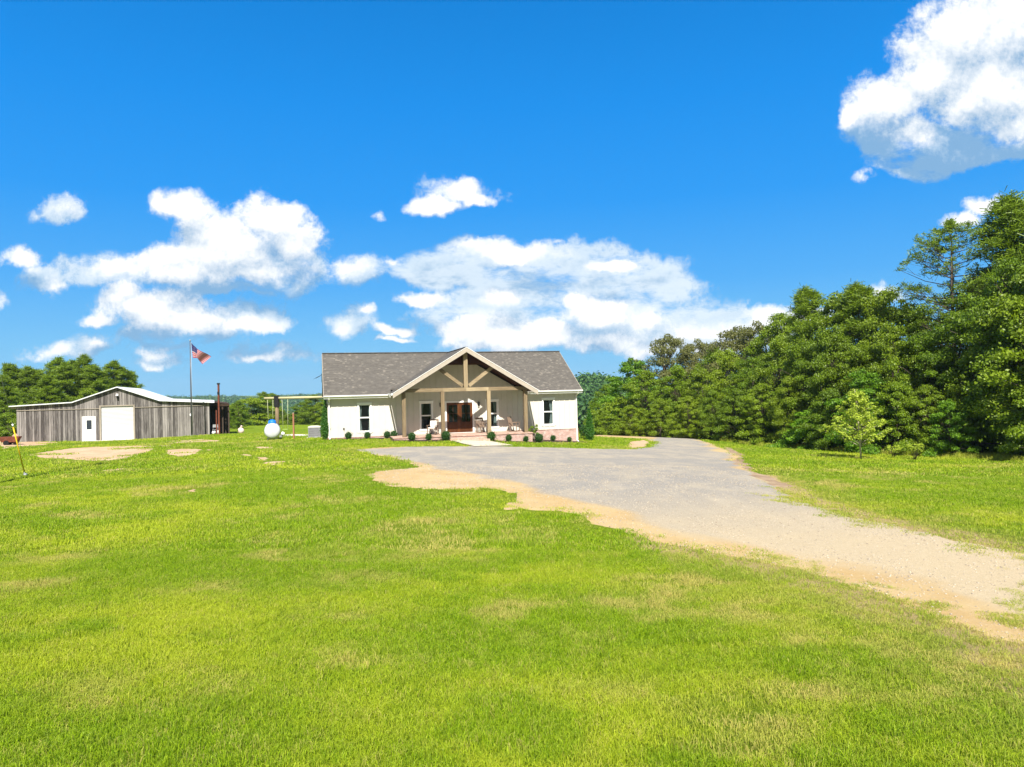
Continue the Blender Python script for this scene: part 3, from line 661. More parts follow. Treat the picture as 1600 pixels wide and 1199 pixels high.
def grass():
    near = [tuft(30, .11, .055, .0050, s, .8) for s in range(5)]; mid = [tuft(22, .20, .06, .011, 20 + s, .7) for s in range(4)]; far = [tuft(16, .45, .07, .028, 40 + s, .8) for s in range(4)]
    def field(dlo, dhi, dens, protos, name, sc, keep_side=0.):
        # points inside the wedge in front of the camera
        t = .80; area = t * (dhi**2 - dlo**2); n = int(area * dens)
        d = np.sqrt(RG.uniform(dlo**2, dhi**2, n)); x = d * RG.uniform(-t, t, n) ; y = d
        ok = np.ones(n, bool); tint = np.zeros(n)
        sd_ = np.full(n, -1e9)
        for i, pl in enumerate(BARE[8:]): sd_ = np.maximum(sd_, sdf(pl, x, y) + .3 - 3.0 * smooth((fbm(x * .22, y * .8, 66, 5) - .55) / .10))
        sd_ = np.maximum(sd_, sdf(drive_edge, x, y) - .15 - .9 * smooth((fbm(x * .9, y * .9, 93) - .40) / .3) * np.clip((30 - y) / 12, .2, 1))
        for i, pl in enumerate(BARE[1:8]): sd_ = np.maximum(sd_, sdf(pl, x, y))
        nz = fbm(x * 1.9, y * 1.9, 5); n3 = fbm(x * .8, y * .8, 8)
        ok &= sd_ < (fbm(x * 2.6, y * 2.6, 92) - .48) * 1.2
        band = sdf(drive_edge, x, y); wz = np.clip((x - 4) / 8, .12, 1) * (y < 26)             # the verge is wider at the near right
        ok2 = (band > 0) & (fbm(x * 1.5, y * 1.5, 45, 5) > .44 + .18 * band / (.2 + 1.6 * wz)) & (RG.uniform(size=n) < .75) & (y < 34) & (band < 3.4 * wz + .3) & (sdf(litter_edge, x, y) < 0) & (sdf(walk_poly, x, y) < 0)
        thin = (band > -2.2) & (band <= 1.5) & (RG.uniform(size=n) < .85 * fbm(x*1.3,y*1.3,61) * 1.5 * smooth((band+2.2)/2.6)) & (y < 32)
        ok = (ok & ~thin) | ok2
        for pl in foot: ok &= sdf(pl, x, y) < -.05
        bald = fbm(x * .42, y * .55, 24, 6)
        bm = smooth((bald - .60) / .09) ; ok &= RG.uniform(size=n) > bm * .55
        x, y, nz, n3, bald, band = x[ok], y[ok], nz[ok], n3[ok], bald[ok], band[ok]; m = len(x)
        z = gh(x, y); hs = .55 + .5 * fbm(x * .25, y * .25, 3) + .6 * fbm(x * 2.3, y * 2.3, 13) + .25 * (RG.uniform(size=m) - .5)
        hs *= 1 - .35 * smooth((band + 3) / 3) * (y < 32)
        scl = np.stack([np.full(m, sc), np.full(m, sc), sc * hs * (.75 + .6 * nz)], -1)
        rot = np.stack([RG.normal(0, .08, m), RG.normal(0, .08, m), RG.uniform(0, 6.283, m)], -1)
        tint = np.clip((fbm(x * .22, y * .30, 31, 5) - .40) * 3.0 + RG.normal(0, .2, m), 0, 1) * .68
        lush = smooth((fbm(x * .5, y * .9, 55, 5) - .56) / .08); tint *= 1 - .9 * lush; scl[:, 2] *= 1 + .45 * lush          # darker, taller clumps
        dry = np.clip(smooth((bald - .56) / .12) * (.25 + .75 * smooth((fbm(x*1.7, y*2.2, 77) - .38) / .2)) * .8 + smooth((band + 3.4) / 3.4) * .6 * (y < 34) * (x > 3) * (fbm(x*1.1, y*1.1, 78) + .1) + RG.normal(0, .12, m) + worn(x, y) * .72 + (RG.uniform(size=m) < .07) * .6, 0, 1); scl[:, 2] *= 1 - .45 * worn(x, y)
        scatter(name, np.stack([x, y, z], -1), protos, scl=scl, rot=rot, tint=tint, dry=dry * .85)
    field(5.2, 15, 190, near, 'grass', 1.25)
    field(15, 30, 60, mid, 'grass', 1.15)
    field(30, 66, 16, far, 'grass', 1.05)
grass()
def pebbles():
    m, k, p = mat('pebble'); ia = k.new('ShaderNodeAttribute', attribute_name='tint'); ia.attribute_type = 'INSTANCER'
    k.link(k.mix(ia.outputs['Fac'], (.24, .20, .15), (.46, .40, .31)), p.inputs['Base Color']); p.inputs['Roughness'].default_value = .9
    pr = []
    for s_ in range(4):
        b = MB(); b.sphere((0, 0, .3), 1, 7, 4, sc=(1, .8, .55)); r = random.Random(s_); b.v = [tuple(c * r.uniform(.8, 1.15) for c in v) for v in b.v]; pr.append(b.build('pebble', m, link=False))
    n = 80000; d = np.sqrt(RG.uniform(9**2, 34**2, n)); x = d * RG.uniform(-.3, .8, n); y = d
    ok = (sdf(drive_edge, x, y) > .25) & (RG.uniform(size=n) < .25 + .75 * smooth((fbm(x * .8, y * .8, 71) - .42) / .2)); x, y = x[ok], y[ok]; q = len(x)
    sc = np.clip(RG.gamma(2.0, .0038, q) + .005, 0, .026)
    scatter('loose_gravel', np.stack([x, y, gh(x, y) + .012], -1), pr, scl=np.stack([sc, sc, sc], -1), rot=np.stack([np.zeros(q), np.zeros(q), RG.uniform(0, 6.28, q)], -1), tint=RG.uniform(0, 1, q))
pebbles()

# ------------------------------------------------------------------ foliage
def leaves(cent, rad, n, size, seed, flat=.5, up=.5, aspect=1.6, shell=.55, spray=0.):
    """n leaf faces spread through ellipsoidal clumps; returns verts, quads, tones"""
    r = np.random.default_rng(seed); cent = np.asarray(cent); rad = np.asarray(rad); k = len(cent)
    wgt = rad**2 / (rad**2).sum(); idx = r.choice(k, n, p=wgt)
    d = r.normal(size=(n, 3)); d /= np.linalg.norm(d, axis=1)[:, None]; q = shell + (1 - shell) * r.uniform(size=n); q *= np.where(r.uniform(size=n) < .35, np.abs(r.normal(1., .38, n)), 1)
    c = cent[idx] + d * (q * rad[idx])[:, None] * np.array([1, 1, flat])
    if spray:                                        # stretch each clump along its branch and let the tips droop
        o2 = cent[idx] * np.array([1, 1, 0]); ln = np.linalg.norm(o2, axis=1)[:, None] + 1e-6; o2 = o2 / ln; off = c - cent[idx]; t = (off * o2).sum(1)[:, None]
        c = c + o2 * t * spray; c[:, 2] -= .10 * (np.maximum(t[:, 0], 0) * (1 + spray)) ** 1.6
    nrm = d * .6 + r.normal(size=(n, 3)) * .6 + np.array([0, 0, up]); nrm /= np.linalg.norm(nrm, axis=1)[:, None]
    a = r.normal(size=(n, 3)); a -= nrm * (a * nrm).sum(1)[:, None]; a /= np.linalg.norm(a, axis=1)[:, None]; b = np.cross(nrm, a)
    s = size * r.uniform(.6, 1.35, n)[:, None] / 2; w = s / aspect
    V = np.stack([c - a * s, c + b * w - a * s * .1, c + a * s, c - b * w - a * s * .1], 1).reshape(-1, 3)
    tone = np.clip(.25 + .45 * r.uniform(size=n) + .3 * r.uniform(size=k)[idx], 0, 1)
    return V, np.arange(4 * n).reshape(-1, 4), tone
def limb_set(mb, trunk_top, cents, rads, base_r, seed, every=2, start=.25, h=10.):
    r = random.Random(seed)
    for i, c in enumerate(cents):
        if i % every: continue
        z0 = max(h * start * .6, c[2] * r.uniform(.45, .8)); p0 = Vector((0, 0, min(z0, trunk_top * .95))); p1 = Vector(c)
        mid = (p0 + p1) / 2 + Vector((r.uniform(-.3, .3), r.uniform(-.3, .3), r.uniform(-.1, .4)))
        rr = base_r * (1 - .7 * p0.z / trunk_top) * .45; mb.tube([p0, mid, p1], [rr, rr * .6, rr * .15], 5, 0, False)
KINDS = {}
def kind_tree(key, h, R, nclu, nleaf, leaf, lm, seed, zlow=.25, flat=.45, clr=(.7, 1.3), shape='round', up=.5, trunk_r=.16, aspect=1.6, every=2, shell=.40, spray=.35):
    r = np.random.default_rng(seed); C = []; S = []
    for i in range(nclu):
        t = (i + r.uniform()) / nclu; z = h * (zlow + (1 - zlow) * t) * .97
        if shape == 'round': prof = math.sin(math.pi * min(1, .18 + .82 * t)) ** .55
        elif shape == 'wide': prof = (1 - max(0, t - .55) / .5) ** .8 * (.75 + .25 * t)
        elif shape == 'cone': prof = (1 - t) ** .75 * 1.0 + .08
        elif shape == 'bush': prof = (1 - t**2.2) ** .5
        elif shape == 'column': prof = .9 * (1 - t**4) ** .6 * min(1, .6 + 1.5 * t)
        a = i * 2.39996 + r.normal() * .5; q = R * prof * (r.uniform(.3, 1.05) if i % 3 else r.uniform(.75, 1.3))
        C.append((q * math.cos(a), q * math.sin(a), z + r.normal() * h * .02)); S.append(r.uniform(*clr) * (1 - .35 * t))
    V, Fc, T = leaves(C, S, nleaf, leaf, seed + 1, flat, up, aspect, shell, spray)
    V[:, 2] = np.maximum(V[:, 2], .02)
    crown = mesh_np('crown', V, Fc, lm, tone=T, link=False)
    mb = MB(); rr = random.Random(seed)
    pts = [Vector((rr.uniform(-.12, .12) * i, rr.uniform(-.12, .12) * i, -.4 + (h * .9 + .4) * i / 6)) for i in range(7)]
    pts[0] = Vector((0, 0, -.4)); mb.tube(pts, [trunk_r * (1.15 - .95 * i / 6) for i in range(7)], 8, 0)
    limb_set(mb, h, C, S, trunk_r, seed, every, zlow, h)
    KINDS[key] = (crown, mb.build('trunk', M_bark, link=False))
def pine_kind(key, h, R, seed, ntip=150, zlow=.3, per=70, nl=.34, lm=None, open_=False, trunk_r=.13, nwid=.035, tuftr=.34):
    r = np.random.default_rng(seed); rr = random.Random(seed); tips = []; mb = MB()
    mb.tube([(0, 0, -.4), (.08, .03, h * .35), (-.05, .06, h * .7), (0, 0, h)], [trunk_r, trunk_r * .8, trunk_r * .45, trunk_r * .08], 8)
    nb = ntip // 5
    for i in range(nb):
        t = (i + r.uniform()) / nb; z = h * (zlow + (1 - zlow) * t) * .97
        prof = (1 - t) ** .7 * .9 + .12 if not open_ else (math.sin(math.pi * min(1, .15 + .85 * t)) ** .6)
        a = i * 2.4 + r.normal() * .4; L = R * prof * r.uniform(.7, 1.1); rise = L * (r.uniform(.15, .6) if not open_ else r.uniform(.1, .55))
        e = Vector((L * math.cos(a), L * math.sin(a), z + rise)); p0 = Vector((0, 0, z)); m = p0.lerp(e, .5) + Vector((0, 0, -.06 * L))
        br = trunk_r * .32 * (1 - .6 * t); mb.tube([p0, m, e], [br, br * .6, br * .2], 5, 0, False); tips.append(e)
        for k in range(4 if not open_ else 7):
            s = r.uniform(.35, .95); q = p0.lerp(e, s); q += Vector((r.normal() * .28 * L * .5, r.normal() * .28 * L * .5, r.uniform(.0, .35) + (.25 if open_ else 0)))
            tips.append(q); mb.tube([p0.lerp(e, s * .75), q], [br * .35, br * .12], 4, 0, False)
    tips.append(Vector((0, 0, h)))
    V = []; T = []; tp = np.array([tuple(t) for t in tips]); n = per * len(tp); idx = np.repeat(np.arange(len(tp)), per)
    d = r.normal(size=(n, 3)); d[:, 2] = np.abs(d[:, 2]) * .9 - .25; d /= np.linalg.norm(d, axis=1)[:, None]
    c0 = tp[idx] + r.normal(size=(n, 3)) * tuftr * np.array([.42, .42, .3]); c1 = c0 + d * (nl * r.uniform(.6, 1.1, n))[:, None]
    side = np.cross(d, r.normal(size=(n, 3))); side /= np.linalg.norm(side, axis=1)[:, None]; side *= nwid / 2
    V = np.stack([c0 - side * .7, c0 + side * .7, c1 + side, c1 - side], 1).reshape(-1, 3)
    T = np.clip(.2 + .5 * r.uniform(size=n) + .3 * r.uniform(size=len(tp))[idx], 0, 1)
    KINDS[key] = (mesh_np('crown', V, np.arange(4 * n).reshape(-1, 4), lm or L_pine, tone=T, link=False), mb.build('trunk', M_bark, link=False))
kind_tree('hardA', 12, 3.9, 125, 44000, .185, L_hard, 1, .10, .62, (.40, 1.35), 'round', .25, .18)
kind_tree('hardB', 12, 3.6, 105, 40000, .18, L_hard, 2, .22, .70, (.45, 1.3), 'wide', .25, .18)
kind_tree('hardC', 9, 3.4, 100, 34000, .17, L_hard, 3, .07, .58, (.35, 1.1), 'bush', .3, .13)
kind_tree('bright', 7, 2.6, 60, 19000, .19, L_bright, 4, .05, .5, (.45, 1.0), 'bush', .3, .10)
kind_tree('oak', 11, 4.6, 60, 24000, .19, L_oak, 5, .35, .55, (.8, 1.35), 'wide', .4, .24, shell=.75, spray=.1)
kind_tree('bushA', 4.5, 2.8, 50, 20000, .16, L_hard, 6, .0, .5, (.5, 1.0), 'bush', .5, .07)
kind_tree('bushB', 3.2, 2.2, 36, 11000, .17, L_bright, 8, .0, .5, (.5, .9), 'bush', .5, .06)
pine_kind('pineA', 9, 2.3, 1, 260, .08, 60, .30, tuftr=.30)
pine_kind('pineB', 8, 2.0, 2, 230, .10, 60, .28, tuftr=.28)
pine_kind('pineTall', 15, 3.4, 3, 260, .35, 80, .40, trunk_r=.2, tuftr=.55, nwid=.045)
def tree(key, x, y, h, label, cat='tree', group=None, name=None, rz=None, wf=1.):
    cr, tr = KINDS[key]; base = {'hardA': 12, 'hardB': 12, 'hardC': 9, 'bright': 7, 'oak': 11, 'bushA': 4.5, 'bushB': 3.2, 'pineA': 9, 'pineB': 8, 'pineTall': 15}[key]
    nm = name or {'p': 'pine_tree', 'h': 'hardwood_tree', 'o': 'oak_tree'}.get(key[0], 'leafy_tree')
    if key.startswith('bush'): nm = name or 'understory_tree'
    e = empty(nm, (x, y, g1(x, y) - .05), rnd.uniform(0, 6.28) if rz is None else rz, label, cat, group)
    s = h / base; e.scale = (s * wf, s * wf, s)
    for src in (cr, tr):
        c = src.copy(); COL.objects.link(c); c.parent = e
    return e
ORD = ['first', 'second', 'third', 'fourth', 'fifth', 'sixth', 'seventh', 'eighth', 'ninth', 'tenth', 'eleventh', 'twelfth', 'thirteenth', 'fourteenth', 'fifteenth', 'sixteenth', 'seventeenth', 'eighteenth']
DESC = {'hardA': 'tall green hardwood', 'hardB': 'broad-topped green hardwood', 'hardC': 'mid-height layered hardwood', 'bright': 'fresh bright-green maple-like tree', 'oak': 'olive-grey round-crowned oak',
        'bushA': 'low bushy tree leafed to the ground', 'bushB': 'small bright understory tree', 'pineTall': 'tall pine with tufted needles', 'pineA': 'bushy young pine', 'pineB': 'slim young pine'}
def row(lst, where, group):
    for i, it in enumerate(lst):
        key, px, d, top = it[:4]; wf = it[4] if len(it) > 4 else 1.
        a, b = ab(px, top); x = a * d; h = (HC - b * d) - g1(x, d)
        tree(key, x, d, max(h, 1.5), f'{DESC[key]}, {ORD[i]} from left, {where}', group=group, wf=wf)
# right wood: kind, pixel x, distance, pixel of the top
row([('hardC',948,96,600,1.0),('bright',985,88,563,.9),('oak',1040,92,520,.85),('oak',1094,92,528,.72),('hardA',1118,86,540,.8),('oak',1148,86,508,.8),('oak',1188,82,500,.75),('hardA',1222,76,486,.85),('pineTall',1262,66,452,1.0),('hardB',1305,62,462,.95),('pineTall',1342,60,446,1.1),
     ('hardA',1382,58,449,.8),('hardB',1420,56,478,.9),('hardA',1530,58,440,.9),('pineTall',1585,52,310,1.1),('pineTall',1655,50,318,1.2),('hardA',1720,48,350,1.0)],
    'back row of the right wood', 'trees of the right-hand wood, back row')
row([('bushA',968,84,622,1.2),('hardC',1008,82,578,1.0),('hardB',1055,78,572,.95),('hardC',1098,74,575,.95),('hardB',1138,70,548,.85),('hardA',1176,66,556,.85),('hardB',1216,62,528,.85),('hardA',1258,58,530,.9),('hardB',1300,55,512,.85),
     ('hardA',1344,53,535,.95),('hardB',1392,51,508,.85),('hardA',1440,50,515,.95),('hardB',1495,49,490,.9),('hardA',1585,46,398,.82),('hardB',1612,44,420,1.0),('hardA',1670,42,390,1.0)],
    'middle row of the right wood', 'trees of the right-hand wood, middle row')
row([('bushA',940,78,640,1.1),('hardC',985,77,632,1.1),('hardC',1030,75,622,1.1),('hardC',1075,71,618,1.0),('hardB',1112,66,610,.9),('hardC',1150,64,606,1.0),('hardC',1190,60.5,598,1.0),('hardB',1232,57,590,.9),('bushB',1268,54.5,640,1.1),('hardC',1300,52.5,606,1.0),
     ('bright',1352,50,580,.95),('hardC',1400,48.5,596,1.0),('hardC',1446,47.5,600,.95),('bright',1482,45.5,625,.8),('hardB',1530,46,545,1.0),('hardB',1592,44.5,530,1.0),('hardC',1655,41,530,1.0)],
    'front row of the right wood', 'trees of the right-hand wood, front row')
# wood behind the barn
row([('pineA',-30,88,575,1.4),('pineB',4,84,588,1.4),('pineB',16,96,571,1.3),('pineA',30,99,580,1.4),('pineA',45,97,576,1.3),('pineB',60,100,580,1.4),('pineB',74,92,588,1.5),('pineA',90,99,562,1.3),('pineA',103,97,570,1.4),('pineB',116,104,566,1.3),('pineA',133,102,558,1.2),('pineB',146,99,574,1.5),('pineA',160,103,583,1.5),('pineA',176,104,567,1.3),('pineB',190,105,576,1.4),('pineB',205,106,582,1.2)],
    'in the pines behind the barn', 'young pines behind the barn')
row([('hardC',-12,74,628,1.0),('bushA',12,72,645,1.1),('hardC',30,90,610,1.0),('hardC',82,92,612,1.0),('hardC',140,96,606,1.)], 'leafy trees behind barn', 'leafy trees behind the barn')
# trees across the back field
row([('hardC',372,100,626,1.1),('bushA',392,128,622,1.6),('hardA',412,132,611,.9),('hardA',426,138,613,.8),('hardC',440,130,640,1.2),('bushA',456,128,646,1.6),('hardC',472,134,628,1.5),('hardC',492,130,616,1.5),('hardC',515,128,620,1.5),('bushA',350,140,634,1.8)],
    'tree line across the back field', 'trees across the back field')
# ------------------------------------------------------------------ open-crowned pine standing over the wood
def open_pine():
    d = 54.; a, b = ab(1487, 350); x = a * d; z0 = g1(x, d); h = (HC - b * d) - z0
    pine_kind('openPine', h, 5.0, 17, 260, .46, 30, .24, open_=True, trunk_r=.22, nwid=.05, tuftr=.3)
    e = empty('pine_tree', (x, d, z0), .4, 'tall sparse pine with bare trunk and open crown above the right wood', 'tree')
    for src in KINDS['openPine']:
        COL.objects.link(src); src.parent = e
open_pine()
# sapling on the right lawn
def sapling():
    x, y = G(1345, 717.5); z = g1(x, y); e = empty('young_tree', (x, y, z), 0, 'thin young tree with pale yellow-green leaves alone on the right lawn', 'tree')
    r = random.Random(4); mb = MB(); h = 4.2
    mb.tube([(0, 0, -.1), (-.05, 0, 1.2), (-.12, .05, 2.6), (-.28, 0, h)], [.055, .045, .03, .008], 8); C = []; S = []
    for i in range(46):
        z1 = .75 + (h - 1.0) * (i / 46) ** 1.25; a = i * 2.4 + r.uniform(-.4, .4); L = 2.2 * (1 - z1 / h) ** 1.05 * r.uniform(.6, 1.1) + .15
        p0 = Vector((-.05 * z1, 0, z1)); e1 = p0 + Vector((L * math.cos(a), L * math.sin(a), L * .42 + .1)); mb.tube([p0, p0.lerp(e1, .5) + Vector((0, 0, .05)), e1], [.018, .011, .004], 4, 0, False)
        for s in (.35, .55, .75, .92, 1.03): C.append(tuple(p0.lerp(e1, s) + Vector((r.uniform(-.1, .1), r.uniform(-.1, .1), 0)))); S.append(r.uniform(.12, .25))
    V, Fc, T = leaves(C, S, 7500, .115, 5, .8, .3, 1.5, .2)
    mesh_np('crown', V, Fc, L_young, e, T); mb.build('trunk', plain('pale_bark', (.42, .36, .27), .9), e)
    for px, py, hh, lab in ((1396, 716, .75, 'small leafy sprout on the right lawn, left of the twiggy bush'), (1429, 719.5, 1.0, 'twiggy knee-high bush on the right lawn near the wood')):
        x, y = G(px, py); e = empty('small_bush', (x, y, g1(x, y)), 0, lab, 'bush', 'little bushes on the right lawn'); mb = MB(); C = []; S = []
        for i in range(11):
            a = i * 2.4; L = r.uniform(.2, .45); top = Vector((L * math.cos(a), L * math.sin(a), hh * r.uniform(.6, 1))); mb.tube([(0, 0, -.05), top * .5 + Vector((0, 0, .08)), top], [.014, .01, .004], 4)
            C += [tuple(top), tuple(top * .8)]; S += [.16, .12]
        V, Fc, T = leaves(C, S, 520, .08, int(px), .9, .3, 1.5, .2); mesh_np('foliage', V, Fc, L_young, e, T); mb.build('stems', M_bark, e)
sapling()
# tall grass fringe at the wood's foot
def fringe():
    r = np.random.default_rng(3); pts = []
    for x0, d0, x1, d1, n in ((1120, 66, 1200, 57.5, 500), (1200, 57.5, 1345, 50.5, 1000), (1345, 50.5, 1470, 46, 900), (1470, 46, 1700, 39.5, 1500)):
        for i in range(n):
            t = r.uniform(); d = d0 + (d1 - d0) * t + r.normal() * .35; px = x0 + (x1 - x0) * t; pts.append((ab(px, 700)[0] * d, d))
    p = np.array(pts); m = len(p); pr = [tuft(26, .22, .34, .018, 60 + s, .5) for s in range(3)]
    s = r.uniform(.4, 1.3, m)
    scatter('grass', np.column_stack([p, gh(p[:, 0], p[:, 1])]), pr, scl=np.stack([s, s, s * r.uniform(.5, 1.2, m)], -1), rot=np.stack([np.zeros(m), np.zeros(m), r.uniform(0, 6.28, m)], -1), tint=r.uniform(0, .7, m), dry=r.uniform(0, .5, m))
fringe()
def wood_floor():
    def q(px, d): return (ab(px, 700)[0] * d, d)
    edge = [q(925, 80.5), q(1000, 78), q(1060, 73.5), q(1120, 67), q(1200, 59), q(1345, 52), q(1470, 47.2), q(1600, 43.2), q(1720, 40.5)]
    poly = edge + [q(1760, 58), q(1600, 74), q(1300, 96), q(1100, 112), q(940, 118)]
    sheet('forest_floor', ragged(poly, 1., .5, 8), sand_mat('leaf_mould', (.035, .025, .014), (.09, .065, .03)), .02, 1.6)
    r = np.random.default_rng(12); pr = []
    for s_ in range(4):
        C = r.normal(size=(9, 3)) * np.array([.5, .5, .18]) + np.array([0, 0, .5]); V, Fc, T = leaves(C, r.uniform(.28, .5, 9), 700, .14, 300 + s_, .8, .4, 1.6, .4); V[:, 2] = np.maximum(V[:, 2], .01)
        pr.append(mesh_np('understory_clump', V, Fc, L_hard, tone=T, link=False))
    n = 5200; P = np.array(poly); x = r.uniform(P[:, 0].min(), P[:, 0].max(), n); y = r.uniform(P[:, 1].min(), P[:, 1].max(), n); d = sdf(poly, x, y)
    ok = (d > .25) & ((d < 9) | (r.uniform(size=n) < .35)) & (fbm(x * .35, y * .35, 5) > .40); x, y = x[ok], y[ok]; m = len(x); s_ = r.uniform(.5, 1.5, m)
    scatter('undergrowth', np.stack([x, y, gh(x, y)], -1), pr, scl=np.stack([s_, s_, s_ * r.uniform(.7, 1.3, m)], -1), rot=np.stack([np.zeros(m), np.zeros(m), r.uniform(0, 6.28, m)], -1))
wood_floor()
# distant forest on the hills
def far_forest():
    protos = []
    for s in range(4):
        r = np.random.default_rng(90 + s); C = [(r.normal() * .22, r.normal() * .22, .35 + .5 * r.uniform()) for _ in range(14)]
        V, Fc, T = leaves(C, r.uniform(.22, .38, 14), 520, .13, s, .8, .7, 1.2, .6); protos.append(mesh_np('far_tree', V, Fc, M_farwood, tone=T, link=False))
    r = np.random.default_rng(8); n = 26000
    az = r.uniform(-1.25, 1.0, n); q = np.where(r.uniform(size=n) < .35, r.uniform(230, 620, n), r.uniform(620, 1700, n)); x = q * np.sin(az); y = q * np.cos(az)
    ok = ~(((az < -.1) | (az > .5)) & (q < 330)); x, y, q = x[ok], y[ok], q[ok]; m = len(x); s = r.uniform(7, 11, m) * (1 + q / 2600)
    scatter('forest', np.stack([x, y, gh(x, y) - 1.5], -1), protos, scl=np.stack([s, s, s * r.uniform(.8, 1.15, m)], -1), rot=np.stack([np.zeros(m), np.zeros(m), r.uniform(0, 6.28, m)], -1))
far_forest()

# ================================================================== house
def lerp(a, b, t): return a + (b - a) * t
def gu(u, w): return g1(*house_pt(u, w))
def build_house():
    H = empty('farmhouse', (HO.x, HO.y, 0), TP, 'cream farmhouse with grey-brown shingle roof and timber-trussed front porch', 'house')
    W1, W2, C9 = 18.5, 9.2, 9.34
    wins = [(2.13, 2.91), (6.5, 7.28), (11.40, 12.18), (15.77, 16.57)]; WZ = (.57, 2.43); DR = (8.38, 10.30, .2, 2.40)
    us = sorted({0, W1, DR[0], DR[1], *[v for w in wins for v in w]}); zs = [.17, WZ[0], DR[3], WZ[1], 3.0]
    m = MB()
    def hole(u, z):
        return any(a < u < b and WZ[0] < z < WZ[1] for a, b in wins) or (DR[0] < u < DR[1] and z < DR[3])
    for a, b in zip(us, us[1:]):
        run = None
        for c, d in zip(zs, zs[1:]):
            if hole((a+b)/2, (c+d)/2):
                if run: m.box((a, 0, run[0]), (b, .14, run[1])); run = None
            else: run = (run[0], d) if run else (c, d)
        if run: m.box((a, 0, run[0]), (b, .14, run[1]))
    m.prism([(4.3, 3.0), (14.38, 3.0), (C9+1.36, 5.15), (C9-1.36, 5.15)], 0, .14)
    m.box((0, .14, .17), (.14, W2, 3.0)); m.box((W1-.14, .14, .17), (W1, W2, 3.0)); m.box((.14, W2-.14, .17), (W1-.14, W2, 3.0))
    for x in (0, W1-.14): m.prism([(.0, 3.0), (W2, 3.0), (W2/2, 6.12)], x, x+.14, axis='x')
    u = .25
    while u < W1:
        top = 3.0 if abs(u - C9) > 4.85 else min(5.1, 5.93 - .6 * abs(u - C9)); segs = [(.17, top)]
        for a, b in wins:
            if a - .15 < u < b + .15: segs = [(.17, WZ[0]-.16), (WZ[1]+.15, top)]
        if DR[0] - .14 < u < DR[1] + .14: segs = [(DR[3]+.12, top)]
        for c, d in segs: m.box((u-.024, -.034, c), (u+.024, -.001, d))
        u += .41
    m.build('wall', M_siding, H)
    f = MB(); f.box((-.03, -.035, -1.7), (W1+.03, W2+.03, .15)); f.box((-.05, -.06, .15), (W1+.05, -.001, .185)); f.build('foundation', M_brick, H)
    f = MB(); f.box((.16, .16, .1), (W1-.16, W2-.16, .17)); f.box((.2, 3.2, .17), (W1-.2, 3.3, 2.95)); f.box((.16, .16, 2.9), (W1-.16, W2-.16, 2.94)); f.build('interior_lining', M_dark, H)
    r = MB(); SL = 3.2 / 5.1
    for xa, xb in ((-.25, 4.36), (14.32, W1+.25)): r.prism([(-.5, 3.12), (4.6, 6.32), (4.6, 6.20), (-.5, 3.0)], xa, xb, axis='x')
    r.prism([(.16, 3.534), (4.6, 6.32), (4.6, 6.20), (.16, 3.41)], 4.36, 14.32, axis='x'); r.prism([(4.6, 6.32), (9.7, 3.12), (9.7, 3.0), (4.6, 6.20)], -.25, W1+.25, axis='x')
    r.bar((-.26, 4.6, 6.335), (W1+.26, 4.6, 6.335), .26, .05)
    r.build('roof', M_roof, H)
    pr = MB()
    for s in (-1, 1):
        ex = C9 + 5.08 * s; top = [(C9, -2.9, 6.28), (ex, -2.9, 3.23), (ex, -.32, 3.23), (C9, 4.54, 6.28)]; bot = [(x, y, z - .09) for x, y, z in top]
        pr.add(top + bot, [(0,1,2,3), (7,6,5,4), (0,4,5,1), (1,5,6,2), (2,6,7,3), (3,7,4,0)])
    pr.bar((C9, -2.92, 6.28), (C9, 4.5, 6.28), .2, .05); pr.build('porch_roof', M_roof, H)
    for s in (-1, 1):
        b = MB(); n = .15
        b.prism([(C9, 6.255), (C9 + 5.12*s, 6.255 - .6*5.12), (C9 + 5.12*s, 5.935 - .6*5.12), (C9, 5.935)], -2.975, -2.905)
        b.build('rake_board', M_rake, H)
        b = MB(); b.bar((C9, -2.985, 6.285 - .015), (C9 + 5.15 * s, -2.985, 6.285 - .6 * 5.15 - .015), .03, .028); b.build('rake_trim', M_white, H)
        g = MB(); ex = C9 + 5.12 * s; g.box((ex, -2.9, 3.06), (ex + .11 * s, -.55, 3.19)); g.build('gutter', M_gutter, H)
    for a, b_ in ((-.25, 4.12), (14.56, W1+.25)):
        g = MB(); g.prism([(-.53, 3.13), (-.53, 3.0), (-.60, 2.99), (-.655, 3.05), (-.66, 3.13)], a, b_, axis='x'); g.build('gutter', M_gutter, H)
    f = MB(); f.box((-.25, -.53, 2.90), (4.3, -.5, 3.10)); f.box((14.4, -.53, 2.90), (W1+.25, -.5, 3.10)); f.box((-.25, -.5, 2.95), (4.3, -.001, 2.985)); f.box((14.4, -.5, 2.95), (W1+.25, -.001, 2.985)); f.box((-.25, W2+.5, 2.90), (W1+.25, W2+.53, 3.10)); f.box((-.25, W2, 2.95), (W1+.25, W2+.5, 2.985))
    f.build('fascia', M_white, H)
    for x in (-.28, W1+.25):
        f = MB()
        for y0, y1 in ((-.53, 4.6), (9.73, 4.6)): f.bar((x+.015, y0, 3.02), (x+.015, y1, 6.21), .03, .15)
        f.build('gable_trim', M_rake, H)
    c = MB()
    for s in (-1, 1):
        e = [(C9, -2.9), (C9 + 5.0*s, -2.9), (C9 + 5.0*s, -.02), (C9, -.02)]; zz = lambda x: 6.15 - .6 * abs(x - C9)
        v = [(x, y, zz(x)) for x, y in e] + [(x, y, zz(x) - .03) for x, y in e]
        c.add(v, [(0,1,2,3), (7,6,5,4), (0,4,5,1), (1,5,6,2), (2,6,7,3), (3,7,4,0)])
    c.box((C9-1.5, -2.2, 5.15), (C9+1.5, -.01, 5.18)); c.prism([(C9-1.55, 5.15), (C9+1.55, 5.15), (C9, 6.08)], -2.2, -2.17)
